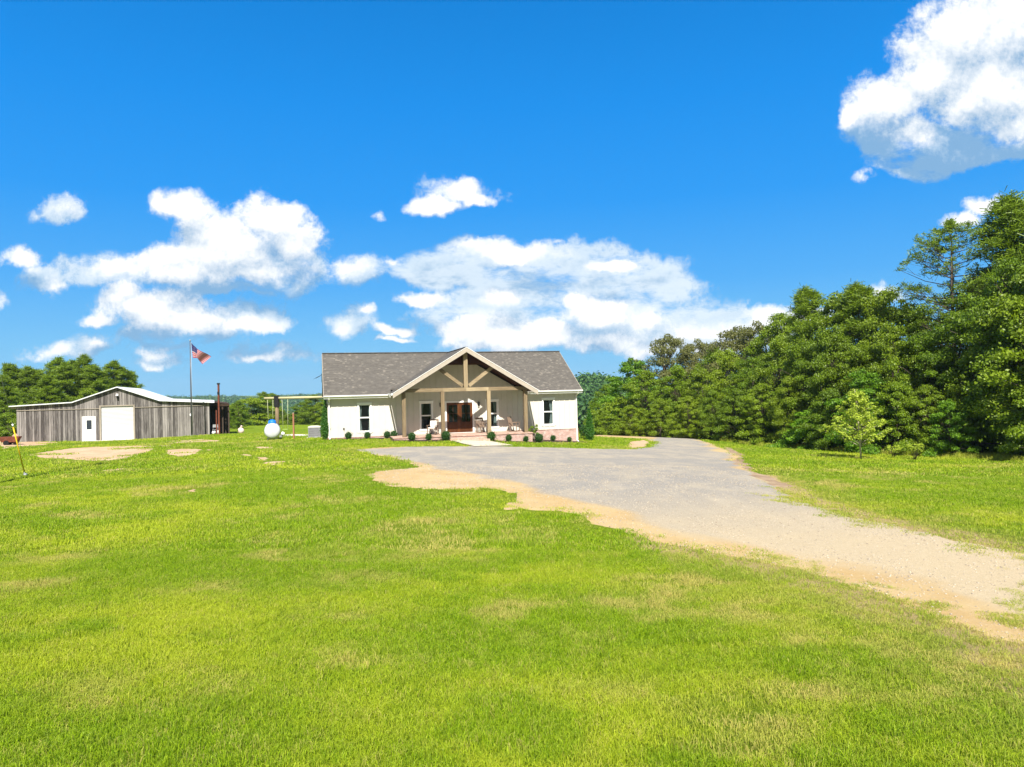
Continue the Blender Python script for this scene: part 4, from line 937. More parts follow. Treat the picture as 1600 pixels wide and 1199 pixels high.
    c.build('porch_ceiling', M_ceil, H)
    pb = MB(); pb.box((4.25, -2.72, -1.7), (14.05, -.04, .12)); pb.build('porch_base', M_brick, H)
    pf = MB(); pf.box((4.2, -2.77, .12), (14.1, -.03, .185)); pf.build('porch_floor', M_paver, H)
    for i, (z, y0, y1) in enumerate(((.05, -2.78, -3.12), (-.09, -3.12, -3.46))):
        st = MB(); st.box((8.0, y0 if i == 0 else y0-.002, -1.), (10.75, y1, z)); st.build('porch_step', M_paver, H)
    for u in (5.0, 7.68, 10.96, 13.66):
        p = MB(); p.box((u-.125, -2.52, .187), (u+.125, -2.27, 3.23), t=rnd.random()); p.build('post', M_post, H)
    for a, b_ in ((4.55, 7.70), (7.703, 9.338), (9.341, 10.95), (10.953, 14.13)):
        p = MB(); p.box((a, -2.53, 3.232), (b_, -2.26, 3.48), t=rnd.random()); p.build('beam', M_posth, H)
    for u in (5.0, 13.66): p = MB(); p.box((u-.11, -2.258, 3.235), (u+.11, -.03, 3.45), t=rnd.random()); p.build('side_beam', M_posth, H)
    p = MB(); p.box((C9-.14, -2.535, 3.482), (C9+.14, -2.25, 6.05), t=.6); p.build('king_post', M_post, H)
    for s in (-1, 1):
        p = MB(); p.bar((C9 + .22*s, -2.40, 3.60), (C9 + 2.0*s, -2.40, 4.93), .2, .23, t=.4 + .2*s); p.build('brace', M_posth, H)
    for a, b_ in wins:                                       # windows: trim, sash, panes, curtains
        z0, z1 = WZ; w = MB()
        w.box((a-.10, -.045, z0-.02), (a, .0, z1)); w.box((b_, -.045, z0-.02), (b_+.10, .0, z1)); w.box((a-.13, -.055, z1), (b_+.13, .0, z1+.13)); w.box((a-.14, -.075, z1+.13), (b_+.14, .0, z1+.155)); w.box((a-.14, -.075, z0-.07), (b_+.14, .0, z0-.02)); w.box((a-.10, -.04, z0-.15), (b_+.10, .0, z0-.07))
        win = w.build('window', M_white, H)
        s = MB(); zm = (z0+z1)/2
        for c0, c1, y in ((z0-.018, zm+.02, .05), (zm+.02, z1, .03)):
            s.box((a+.001, y, c0), (a+.045, y+.03, c1)); s.box((b_-.045, y, c0), (b_-.001, y+.03, c1)); s.box((a+.045, y, c0), (b_-.045, y+.03, c0+.045)); s.box((a+.045, y, c1-.045), (b_-.045, y+.03, c1))
        s.build('sash', M_white, win)
        for c0, c1, y in ((z0+.03, zm-.03, .062), (zm+.06, z1-.05, .042)):
            g = MB(); g.box((a+.04, y, c0), (b_-.04, y+.006, c1)); g.build('pane', M_glass, win)
        left = .24 if b_ < 9 else .10; right = .14 if b_ < 9 else .30
        for x0, x1 in ((a-.02, a+left), (b_-right, b_+.02)):
            n = 14; cu = MB(); vs = []
            for i in range(n+1):
                x = lerp(x0, x1, i/n); y = .20 + .02 * math.sin(i * 1.9)
                for z, pinch in ((z0-.1, 1), (lerp(z0, z1, .42), .62), (z1+.05, 1)):
                    xa = x0 + (x - x0) * pinch if x0 < a else x1 - (x1 - x) * pinch; vs.append((xa, y, z))
            cu.add(vs, [(i*3+j, (i+1)*3+j, (i+1)*3+j+1, i*3+j+1) for i in range(n) for j in range(2)], sm=True); cu.build('curtain', M_curt, win)
    fr = MB(); fr.box((DR[0]-.12, -.04, .187), (DR[0], .10, 2.40)); fr.box((DR[1], -.04, .187), (DR[1]+.12, .10, 2.40)); fr.box((DR[0]-.14, -.05, 2.40), (DR[1]+.14, .10, 2.52)); fr.box((DR[0], -.02, .187), (DR[1], .12, .215)); fr.build('door_frame', M_white, H)
    mid = (DR[0]+DR[1])/2
    for s, a, b_ in ((0, DR[0]+.004, mid-.003), (1, mid+.003, DR[1]-.004)):
        d = MB(); y0, y1 = .02, .065; z0, z1 = .22, 2.396; gz0, gz1 = .98, 2.22; ga, gb = a+.15, b_-.15; gm = (ga+gb)/2; zm = (gz0+gz1)/2
        d.box((a, y0, z0), (ga, y1, z1), t=.3); d.box((gb, y0, z0), (b_, y1, z1), t=.7); d.box((ga, y0, gz1), (gb, y1, z1), t=.5); d.box((ga, y0, .80), (gb, y1, gz0), t=.1); d.box((ga, y0, z0), (gb, y1, .40), t=.2); d.box((ga, y0+.02, .40), (gb, y1, .80), t=.4)
        d.box((gm-.016, y0+.006, gz0), (gm+.016, y1-.006, gz1)); d.box((ga, y0+.008, zm-.016), (gm-.016, y1-.008, zm+.016)); d.box((gm+.016, y0+.008, zm-.016), (gb, y1-.008, zm+.016))
        door = d.build('door', M_door, H)
        for q0, q1 in ((ga, gm-.016), (gm+.016, gb)):
            for r0, r1 in ((gz0, zm-.016), (zm+.016, gz1)): g = MB(); g.box((q0, .045, r0), (q1, .05, r1)); g.build('pane', M_glass, door)
        hx = mid + (.07 if s else -.07); h = MB(); h.box((hx-.02, -.005, 1.1), (hx+.02, .02, 1.34)); h.tube([(hx, -.004, 1.16), (hx, -.05, 1.16), (hx + (.07 if s else -.07), -.05, 1.16)], .01, 6); h.build('handle', M_black, door)
    for u in (7.93, 10.76):                                  # wall lanterns
        l = MB(); z = 2.12; l.box((u-.05, -.03, z+.02), (u+.05, -.003, z+.30)); l.bar((u, -.03, z+.28), (u, -.13, z+.28), .02, .02)
        l.lathe([(.01, .34), (.03, .30), (.10, .24), (.105, .23), (.06, .225)], (u, -.13, z), 8); l.lathe([(.0, -.02), (.06, 0), (.065, .02), (.0, .025)], (u, -.13, z), 8)
        for k in range(4): a = math.pi/4 + k*math.pi/2; l.bar((u+.058*math.cos(a), -.13+.058*math.sin(a), z+.015), (u+.085*math.cos(a), -.13+.085*math.sin(a), z+.235), .010, .010)
        lo = l.build('wall_lantern', M_black, H); g = MB(); g.lathe([(.05, .02), (.075, .225)], (u, -.13, z), 8); g.build('pane', M_glass, lo)
    for u, w in ((18.40, -.07), (.10, -.07)):
        d = MB(); gb = gu(u, w); d.bar((u, w-.5, 3.0), (u, w-.42, 2.86), .07, .09, up=(1, 0, 0)); d.bar((u, w-.44, 2.88), (u, w, 2.68), .07, .09, up=(1, 0, 0)); d.bar((u, w, 2.70), (u, w, gb+.1), .09, .07, up=(1, 0, 0)); d.bar((u, w+.02, gb+.12), (u, w-.3, gb+.04), .07, .09, up=(1, 0, 0)); d.build('downspout', M_gutter, H)
    an = MB(); an.tube([(-.28, 3.4, 4.7), (-.5, 3.3, 4.55), (-.75, 3.2, 4.42)], .018, 6); an.tube([(-.35, 3.2, 4.1), (-.35, 3.2, 4.75)], .012, 6)
    for q in range(5): an.bar((-.3-.11*q, 2.9, 4.66-.05*q), (-.3-.11*q, 3.6, 4.66-.05*q), .012, .012)
    an.bar((-.26, 3.4, 4.7), (-.9, 3.15, 4.36), .02, .02); an.build('antenna', M_black, H)
    fc = MB(); fc.box((1.02, -.05, .72), (1.12, -.001, .84)); fc.tube([(1.07, -.05, .76), (1.07, -.12, .74), (1.07, -.14, .68)], .014, 6); fc.build('hose_tap', M_black, H)
    return H
build_house()

def rocking_chair(u, w, rot, label, cushion=False):
    e = empty('rocking_chair', (*house_pt(u, w), .188), TP + rot, label, 'chair', 'rocking chairs on the porch'); m = M_chairw
    s = MB()
    for i in range(7): s.box((-.26, -.25 + i*.072, .42 - i*.006), (.26, -.19 + i*.072, .44 - i*.006), t=rnd.random())
    s.build('seat', m, e)
    b = MB()
    for i in range(6): x = -.215 + i*.086; b.bar((x, .25, .42), (x, .46, 1.05), .055, .018, up=(1, 0, 0), t=rnd.random())
    b.bar((-.28, .455, 1.02), (.28, .455, 1.02), .03, .13); b.bar((-.26, .29, .52), (.26, .29, .52), .03, .06); b.build('backrest', m, e)
    for x in (-.29, .29):
        l = MB(); l.bar((x, -.22, .05), (x, -.22, .66), .045, .05, up=(1, 0, 0)); l.build('leg', m, e)
        l = MB(); l.bar((x, .22, .05), (x, .47, 1.06), .045, .05, up=(1, 0, 0)); l.build('leg', m, e)
        l = MB(); l.bar((x, -.3, .67), (x, .36, .66), .09, .03); l.build('armrest', m, e)
        l = MB(); pts = [(x, -.42 + i*.12, .02 + .10 * ((i-4)/4)**2) for i in range(9)]
        for p, q in zip(pts, pts[1:]): l.bar(p, q, .04, .05)
        l.build('rocker', m, e)
    if cushion:
        c = MB(); c.box((-.24, -.24, .45), (.24, .22, .53)); c.box((-.23, .22, .55), (.23, .32, .98)); o = c.build('cushion', M_cush, e); bv = o.modifiers.new('b', 'BEVEL'); bv.width = .03; bv.segments = 3
rocking_chair(7.15, -1.0, -.5, 'white-cushioned rocking chair on the porch left of the brown doors', True)
rocking_chair(10.85, -.85, .35, 'brown slatted rocking chair between the double doors and the right porch window')
rocking_chair(13.25, -1.0, .9, 'weathered rocking chair turned sideways by the rightmost porch post')

def shrub(px, py, dia, label, r_):
    w = -3.15 if 640 < px < 850 and not 815 < px < 825 else (-3.0 if 815 < px < 825 else -.62)
    if 850 < px: w = -1.0
    a = ab(px, py)[0]; U_, V_ = (math.cos(TP), math.sin(TP)), (-math.sin(TP), math.cos(TP))
    u = (a * (HO.y + w * V_[1]) - (HO.x + w * V_[0])) / (U_[0] - a * U_[1]); d0 = house_pt(u, w); d = d0[1]; s = dia * d / F * .5; e = empty('boxwood_shrub', (d0[0], d, g1(*d0)), 0, label, 'shrub', 'clipped boxwoods along the house front')
    r = np.random.default_rng(r_); n = int(2600 * min(1.6, (s / .27) ** 2)); v = r.normal(size=(n, 3)); v /= np.linalg.norm(v, axis=1)[:, None]
    V, Fc, T = leaves([(0, 0, s * 1.02), (s*.1, 0, s*1.2), (-s*.1, .02, s*.8)], [s*.92, s*.8, s*.62], n, .05, r_, 1.0, .2, 1.4, .72)
    V[:, 2] = np.maximum(V[:, 2], .06); mesh_np('foliage', V, Fc, L_box, e, T)
    m = MB()
    for k in range(5): a = k * 1.3; m.tube([(0, 0, -.06), (.4*s*math.cos(a), .4*s*math.sin(a), s*.9)], [.014, .008], 5)
    m.build('stems', M_bark, e)
SH = [(544.6,686,11.5,'small round boxwood nearest the left corner of the house'), (574,685.5,11,'small round boxwood under the leftmost window'), (605,687.5,11.5,'left one of the touching pair of boxwoods'),
 (615.5,688,12,'right one of the touching pair of boxwoods left of the porch'), (643.5,689.5,13,'round boxwood just right of the leftmost porch post'), (670,689.5,11,'small round boxwood under the porch window left of the doors'),
 (696.5,688.5,15.5,'large round boxwood at the left side of the porch steps'), (767.5,689,15,'large round boxwood at the right side of the porch steps'), (795,689.5,11,'small boxwood against the brick midway between steps and rightmost porch post'),
 (821.5,689,9.5,'yellowish narrow boxwood before the rightmost porch post'), (842,690,14.5,'wide boxwood in front of the leggy pale-green shrub'), (864,690.5,9.5,'small boxwood below the rightmost window'), (889.5,691,8,'smallest boxwood near the right corner of the house')]
for i, (a, b, c, d) in enumerate(SH): shrub(a, b, c, d, 200 + i)
def leggy():
    x, y = G(834, 689.5); e = empty('leggy_shrub', (x, y, g1(x, y)), 0, 'taller leggy pale-green shrub at the porch\'s right corner', 'shrub'); m = MB(); C = []; S = []
    for k in range(9): a = k * 2.4; t = (.26*math.cos(a), .22*math.sin(a), .55 + .07*k); m.tube([(0, 0, -.05), (t[0]*.5, t[1]*.5, .35), t], [.013, .01, .004], 5); C.append(t); S.append(.14)
    V, Fc, T = leaves(C, S, 900, .08, 7, .8, .4, 1.5, .3); mesh_np('foliage', V, Fc, L_yel, e, T); m.build('stems', M_bark, e)
leggy()
def arborvitae(px, py, top, wpx, label, d_=None):
    x, y = G(px, py); b = ab(px, top)[1]; h = (HC - b * y) - g1(x, y); R = wpx * y / F / 2; e = empty('arborvitae', (x, y, g1(x, y)), 0, label, 'conifer', 'columnar conifers at the house corners')
    C = []; S = []; r = np.random.default_rng(int(px))
    for i in range(60):
        t = i / 60; pr = R * (min(1, .65 + 2 * t) if t < .2 else (1 - (t - .2) / .8) ** .62) ; a = i * 2.4; C.append((pr*.55*math.cos(a), pr*.55*math.sin(a), .12 + (h - .2) * t)); S.append(max(.09, pr * .6))
    V, Fc, T = leaves(C, S, 9000, .075, int(px), 1.2, .5, 2.2, .6); V[:, 2] = np.maximum(V[:, 2], .04); mesh_np('crown', V, Fc, L_arb, e, T)
    m = MB(); m.tube([(0, 0, -.1), (0, 0, h * .8)], [.05, .01], 6); m.build('trunk', M_bark, e)
arborvitae(509.5, 687, 621, 17, 'tall columnar arborvitae at the left corner of the farmhouse')
arborvitae(921.5, 689, 637, 15, 'columnar arborvitae just beyond the right corner of the farmhouse')
def side_shrub():
    for px, py, top, w_, lab in ((911, 688, 664, 18, 'dark reddish-green bush between the right house corner and the arborvitae'),):
        x, y = G(px, py); x, y = x * 1.03, y * 1.03; h = 1.1; e = empty('dark_bush', (x, y, g1(x, y)), 0, lab, 'shrub'); V, Fc, T = leaves([(0,0,.5),(.25,0,.7),(-.2,.1,.8),(0,.2,1.0)], [.4,.35,.3,.25], 1500, .08, 77, .9, .4, 1.5, .5); mesh_np('foliage', V, Fc, L_box, e, T)
        m = MB(); m.tube([(0, 0, -.1), (0, 0, .8)], [.03, .01], 6); m.build('stems', M_bark, e)
side_shrub()

# ================================================================== barn
def build_barn():
    B = empty('barn', (BO.x, BO.y, 0), BP, 'long low grey plank barn with white metal roof and a white roll-up door', 'barn'); D = 24.
    prof = [(-.51, 2.78), (4.3, 3.0), (7.94, 4.33), (11.52, 2.97), (16.32, 2.66)]
    def rz(u):
        for (a, b), (c, d) in zip(prof, prof[1:]):
            if a <= u <= c: return lerp(b, d, (u - a) / (c - a))
        return 2.6
    def gl(u, w): return g1(*barn_pt(u, w))
    r = random.Random(5); m = MB(); u = 0.
    while u < 15.84:
        w_ = min(r.uniform(.15, .24), 15.85 - u); c = u + w_/2; off = r.uniform(0, .018); t = r.random(); zt = min(rz(u), rz(u + w_)) - .1
        segs = [(gl(c, 0) - .25 + r.uniform(0, .05), 2.34)]
        if 6.55 < c < 9.28: segs = [(2.52, 2.56)] 
        elif 5.08 < c < 6.12: segs = [(1.60, 2.34)]
        for a, b in segs:
            if b > a: m.box((u+.010, -.02 - off, a), (u + w_ - .010, .02, b), t=t)
        a = 2.30 if not 6.55 < c < 9.28 else 2.56
        m.box((u+.010, -.065 - off, a + r.uniform(0, .02)), (u + w_ - .010, -.03, zt), t=min(1, t*.8 + .2 * r.random()))
        u += w_
    m.build('plank_wall', M_barn, B); m = MB(); m.box((0, .02, -1.2), (5.05, .08, 2.6)); m.box((9.3, .02, -1.2), (15.85, .08, 2.6)); m.box((5.05, .02, 1.62), (6.55, .08, 2.6)); m.box((6.15, .02, -1.2), (6.55, .08, 1.62)); m.prism([(0.2, 2.6), (15.6, 2.6), (11.5, 2.84), (7.94, 4.2), (4.3, 2.88)], .02, .08)
    m.box((0, .08, -1.2), (.1, D, 2.6)); m.box((15.75, .08, -1.2), (15.85, D, 2.5)); m.box((.1, D-.1, -1.5), (15.75, D, 2.6))
    m.build('wall_backing', plain('dark_plank', (.045, .04, .037), .95), B)
    t_ = MB(); t_.bar((0, -.085, 2.335), (6.45, -.085, 2.315), .03, .05); t_.bar((9.4, -.085, 2.33), (15.85, -.085, 2.35), .03, .05); t_.box((-.4, -.10, 2.5), (0, -.03, 2.66)); t_.build('trim_board', M_barnlight, B)
    rf = MB()
    for (a, b), (c, d) in zip(prof, prof[1:]):
        rf.add([(a, -.38, b), (c, -.38, d), (c, D+.3, d), (a, D+.3, b), (a, -.38, b-.09), (c, -.38, d-.09), (c, D+.3, d-.09), (a, D+.3, b-.09)], [(0,1,2,3), (7,6,5,4), (0,4,5,1), (1,5,6,2), (2,6,7,3), (3,7,4,0)])
    rf.build('roof', M_mroof, B)
    fr = MB(); fr.box((6.45, -.11, -.9), (6.58, .05, 2.50)); fr.box((9.25, -.11, -.9), (9.38, .05, 2.50)); fr.box((6.45, -.12, 2.50), (9.38, .05, 2.60)); fr.build('door_surround', M_barnlight, B)
    rd = MB(); z = -.85; 
    while z < 2.49: rd.prism([(.02, z), (-.005, z+.02), (-.012, z+.075), (.0, z+.12), (.03, z+.12), (.03, z)], 6.581, 9.249, axis='x'); z += .1201
    rd.build('roll_up_door', M_rollw, B)
    pd = MB(); pd.box((5.13, -.03, -.66), (6.07, .02, 1.54)); pd.box((5.06, -.075, -.7), (5.13, .02, 1.60)); pd.box((6.07, -.075, -.7), (6.14, .02, 1.60)); pd.box((5.06, -.08, 1.54), (6.14, .02, 1.62))
    door = pd.build('door', M_white, B); g = MB(); g.box((5.40, -.04, .42), (5.82, -.031, 1.28)); g.build('pane', plain('dark_pane', (.03, .035, .05), .1, var=.02, spec=.6), door)
    h = MB(); h.tube([(5.98, -.03, .35), (5.98, -.09, .35)], .025, 8); h.sphere((5.98, -.10, .35), .035, 8, 6); h.build('handle', M_grey, door)
    l = MB(); l.box((7.84, -.14, 3.56), (8.04, -.07, 3.66)); l.lathe([(.02, .0), (.12, -.12), (.13, -.14)], (7.94, -.22, 3.62), 10); l.build('flood_light', M_white, B); l = MB(); l.lathe([(.07, .0), (.08, -.22), (.0, -.26)], (7.98, -.2, 3.42), 8); l.build('lamp_socket', M_black, B)
    # open lean-to on the right side
    lt = MB(); lt.add([(16.33, .9, 2.62), (17.7, .9, 2.45), (17.7, 16, 2.45), (16.33, 16, 2.62), (16.33, .9, 2.55), (17.7, .9, 2.38), (17.7, 16, 2.38), (16.33, 16, 2.55)], [(0,1,2,3), (7,6,5,4), (0,4,5,1), (1,5,6,2), (2,6,7,3), (3,7,4,0)]); lt.box((15.86, .85, 2.2), (17.7, .9, 2.40)); lt.build('lean_to_roof', M_mulch, B)
    for u, w in ((17.05, 1.0), (17.35, 2.4), (17.62, 1.0), (17.62, 5), (17.62, 10), (17.62, 15.5)):
        q = MB(); q.box((u-.07, w-.07, gl(u, w)-.2), (u+.07, w+.07, 2.42), t=.1); q.build('lean_to_post', plain('dark_post', (.05, .035, .025), .9), B)
    q = MB(); q.box((15.87, 15.9, -1.5), (17.7, 16., 2.4)); q.build('lean_to_wall', plain('shed_dark_board', (.05, .042, .035), .9), B)
build_barn()
def bw(u, w): x, y = barn_pt(u, w); return (x, y, g1(x, y))
def rusty_post():
    x, y = ab(343, 678)[0] * 67.5, 67.5; z = g1(x, y); e = empty('rusty_post', (x, y, z), 0, 'tall rusty steel post with dark cap at the barn\'s right end', 'post')
    zt = HC - ab(343, 601)[1] * 67.5 - z; m = MB(); m.box((-.07, -.07, -.3), (.07, .07, zt)); m.build('shaft', M_rust, e); m = MB(); m.box((-.11, -.11, zt), (.11, .11, zt+.14)); m.build('cap', M_black, e)
    m = MB(); m.box((-.095, -.10, zt-.95), (.095, -.09, zt-.70)); m.build('plate', M_black, e)
    m = MB(); m.box((-.30, -.03, -.2), (-.20, .07, 2.3)); m.build('side_post', M_rust, e)
rusty_post()
def junk():
    x, y, z = bw(16.15, -.35); e = empty('white_bucket', (x, y, z), 0, 'white plastic bucket lying on its side below the barn\'s right corner', 'bucket'); m = MB(); m.lathe([(0, 0), (.13, 0), (.16, .36), (.15, .36), (.12, .02), (0, .02)], (0, 0, 0), 14, axis='y'); o = m.build('body', M_white, e); o.location.z = .16; m = MB(); m.tube([(.16*math.cos(a), .36, .16 + .16*math.sin(a)) for a in [i*.4 for i in range(9)]], .006, 5); m.build('handle', M_grey, e)
    x, y, z = bw(16.65, -.3); e = empty('white_bucket', (x, y, z), .5, 'upright white plastic bucket just left of the rusty post', 'bucket'); m = MB(); m.lathe([(0, 0), (.13, 0), (.16, .36), (.15, .36), (.12, .02), (0, .02)], (0, 0, 0), 14); m.build('body', M_white, e); m = MB(); m.tube([(.16*math.cos(a), .02, .34 + .12*math.sin(a)) for a in [i*.39 for i in range(9)]], .006, 5); m.build('handle', M_grey, e)
    x, y, z = bw(16.35, .6); e = empty('metal_chair', (x, y, z), .3, 'pale metal-framed chair in the shade of the lean-to', 'chair'); m = MB(); m.box((-.24, -.24, .43), (.24, .24, .46)); m.build('seat', M_grey, e); m = MB(); m.box((-.24, .22, .65), (.24, .25, .95)); m.build('backrest', M_grey, e)
    for a in (-.22, .22):
        for b in (-.22, .22): m = MB(); m.tube([(a, b, 0), (a, b, .43 if b < 0 else .95)], .015, 6); m.build('leg', M_grey, e)
    x, y, z = bw(18.8, 3.5); e = empty('pale_sack', (x, y, z), 0, 'pale pinkish sack on the grass right of the lean-to', 'sack'); m = MB(); m.sphere((0, 0, .28), .34, 14, 10, sc=(1, .7, .95)); m.tube([(0, 0, .5), (.04, 0, .7), (.12, 0, .78)], [.12, .07, .1], 8); o = m.build('body', plain('pale_sack_cloth', (.62, .50, .46), .9), e)
    # rust-red cart at the barn's left corner
    d = 58.; x = ab(17, 688)[0] * d; y = d; z = g1(x, y); e = empty('small_cart', (x, y, z), .3, 'small rust-red cart at the left corner of the barn', 'cart'); m = MB(); m.prism([(-.55, .25), (.5, .25), (.7, .68), (-.75, .68)], -.35, .35); m.build('tub', M_rust, e)
    for s in (-.4, .4): m = MB(); m.tube([(-.2, s-.04, .2), (-.2, s+.04, .2)], .2, 16); m.build('wheel', M_black, e)
    m = MB(); m.tube([(-.7, 0, .5), (-1.3, 0, .75)], .02, 6); m.build('handle', M_black, e)
    x = ab(24.5, 688)[0] * 58.6; e = empty('leaning_disc', (x, 58.6, g1(x, 58.6)), .2, 'tan round lid leaning between the red cart and the barn wall', 'lid'); m = MB(); m.tube([(0, -.03, 0), (0, .03, 0)], .46, 24); o = m.build('disc', plain('tan_board', (.42, .28, .20), .8), e); o.location.z = .45; o.rotation_euler = (.0, .0, 0); o.scale.x = .62
junk()

# ================================================================== flagpole and flag
def flag():
    D = 66.; x = ab(300, 679.5)[0] * D; z = g1(x, D); top = HC - ab(296.7, 533)[1] * D - z
    e = empty('flagpole', (x, D, z), 0, 'slim dark metal flagpole standing in front of the barn', 'flagpole'); m = MB(); m.tube([(0, 0, -.3), (0, 0, top * .5), (0, 0, top)], [.075, .06, .04], 10); m.build('pole', plain('bronze_pole', (.09, .09, .10), .4, metal=.4), e)
    m = MB(); m.sphere((0, 0, top + .06), .07, 10, 8); m.build('finial', M_grey, e); m = MB(); m.tube([(.09, 0, .9), (.10, -.02, top - .1)], .006, 5); m.build('halyard', M_white, e); m = MB(); m.lathe([(0, .1), (.16, .1), (.18, 0)], (0, 0, 0), 14); m.build('base_collar', M_grey, e)
    m = MB(); m.box((-.11, -.1, 1.9), (-.02, .0, 2.1)); m.build('cleat_box', M_white, e)
    def pt(px, py, dy=0): a, b = ab(px, py); return Vector((a * D, D + dy, HC - b * D))
    tp = [(298.3, 535.5), (302, 540.5), (308, 545.5), (316, 549.5), (323, 553), (328, 557.5)]; bt = [(300.4, 559), (304.5, 559.2), (308.8, 559.6), (310.4, 564.5), (312.5, 567), (316.6, 569)]
    def samp(l, t): t *= len(l) - 1; i = min(int(t), len(l) - 2); f = t - i; return (lerp(l[i][0], l[i+1][0], f), lerp(l[i][1], l[i+1][1], f))
    def S(u, v):
        a = samp(tp, u); b = samp(bt, u); q = (lerp(a[0], b[0], v), lerp(a[1], b[1], v)); return pt(q[0], q[1], .22 * math.sin(u * 8 + v * 2.0) * min(1, u * 3) + .1 * v)
    NU, NV = 36, 26; M3 = [plain('flag_red', (.36, .004, .010), .8, var=.05), plain('flag_white', (.40, .34, .36), .8, var=.03), plain('flag_blue', (.012, .016, .10), .8, var=.05)]
    for q in M3:
        k = NT(q.node_tree); p = k.n['Principled BSDF']; tr = k.new('ShaderNodeBsdfTranslucent'); k.link(p.inputs['Base Color'].links[0].from_socket, tr.inputs[0]); ms = k.new('ShaderNodeMixShader'); ms.inputs[0].default_value = .1
        k.link(p.outputs[0], ms.inputs[1]); k.link(tr.outputs[0], ms.inputs[2]); k.link(ms.outputs[0], k.n['Material Output'].inputs[0])
    m = MB(); b = [S(i / NU, j / NV) for j in range(NV + 1) for i in range(NU + 1)]; m.v = [tuple(p) for p in b]
    for j in range(NV):
        for i in range(NU):
            st = j // 2; mi = 2 if (i < NU * .4 and st < 7) else (0 if st % 2 == 0 else 1)
            m.f.append([j*(NU+1)+i, j*(NU+1)+i+1, (j+1)*(NU+1)+i+1, (j+1)*(NU+1)+i]); m.m.append(mi); m.t.append(0); m.sm.append(True)
    for r_ in range(9):
        for c in range(6 if r_ % 2 == 0 else 5):
            u = (.4 / 12) * (1 + 2 * c + (r_ % 2)); v = (7 / 13) / 10 * (1 + r_); o = S(u, v); du = (S(u + .012, v) - o); dv = (S(u, v + .02) - o)
            for sgn in (-1, 1):
                off = Vector((0, .012 * sgn, 0)); vs = [o + off]
                for q in range(10): rr = 1. if q % 2 == 0 else .4; a = math.pi / 5 * q - math.pi / 2; vs.append(o + du * rr * math.cos(a) + dv * rr * math.sin(a) + off)
                m.add(vs, [(0, 1 + q, 1 + (q + 1) % 10) for q in range(10)], 1)
    tag(m.build('flag', M3), 'stars-and-stripes flag flying to the right from the flagpole', 'flag')
flag()

# ================================================================== utility pole (off to the left), guy wire, its yellow guard
def utility():
    ax, ay = G(40, 744); az = g1(ax, ay); bx, by = -20.85, 27.3; bz = g1(bx, by); Ht = 10.6
    e = empty('utility_pole', (bx, by, bz), 0, 'wooden utility pole at the far left edge holding the guy wire', 'utility pole'); m = MB(); m.tube([(0, 0, -.5), (0, 0, Ht)], [.15, .10], 12); m.build('pole', M_bark, e); m = MB(); m.lathe([(0, 0), (.2, 0), (.22, .05), (.22, .75), (.15, .85), (0, .87)], (.3, .05, Ht - 1.3), 14); m.build('transformer', M_grey, e); m = MB(); m.bar((-.9, 0, Ht - .35), (.9, 0, Ht - .35), .09, .11); m.build('crossarm', M_treat, e)
    tp = Vector((bx, by, bz + Ht - 1.0)); A = Vector((ax, ay, az)); d = (tp - A).normalized()
    g = empty('guy_wire', A, 0, 'thin steel guy wire with a long yellow guard sleeve anchored in the left lawn', 'guy wire'); m = MB(); m.tube([(0, 0, .05), tp - A], .007, 6); m.build('wire', M_grey, g)
    m = MB(); m.tube([d * .22, d * 2.55], [.025, .025], 10); m.build('guard_sleeve', M_yellow, g); m = MB(); m.sphere((0, 0, .06), .085, 10, 8); m.tube([(0, 0, -.2), d * .25], .014, 6); m.build('anchor', M_grey, g)
    m = MB(); m.tube([d * 2.5, d * 2.62], [.032, .032], 10); m.build('sleeve_end', M_white, g)
utility()

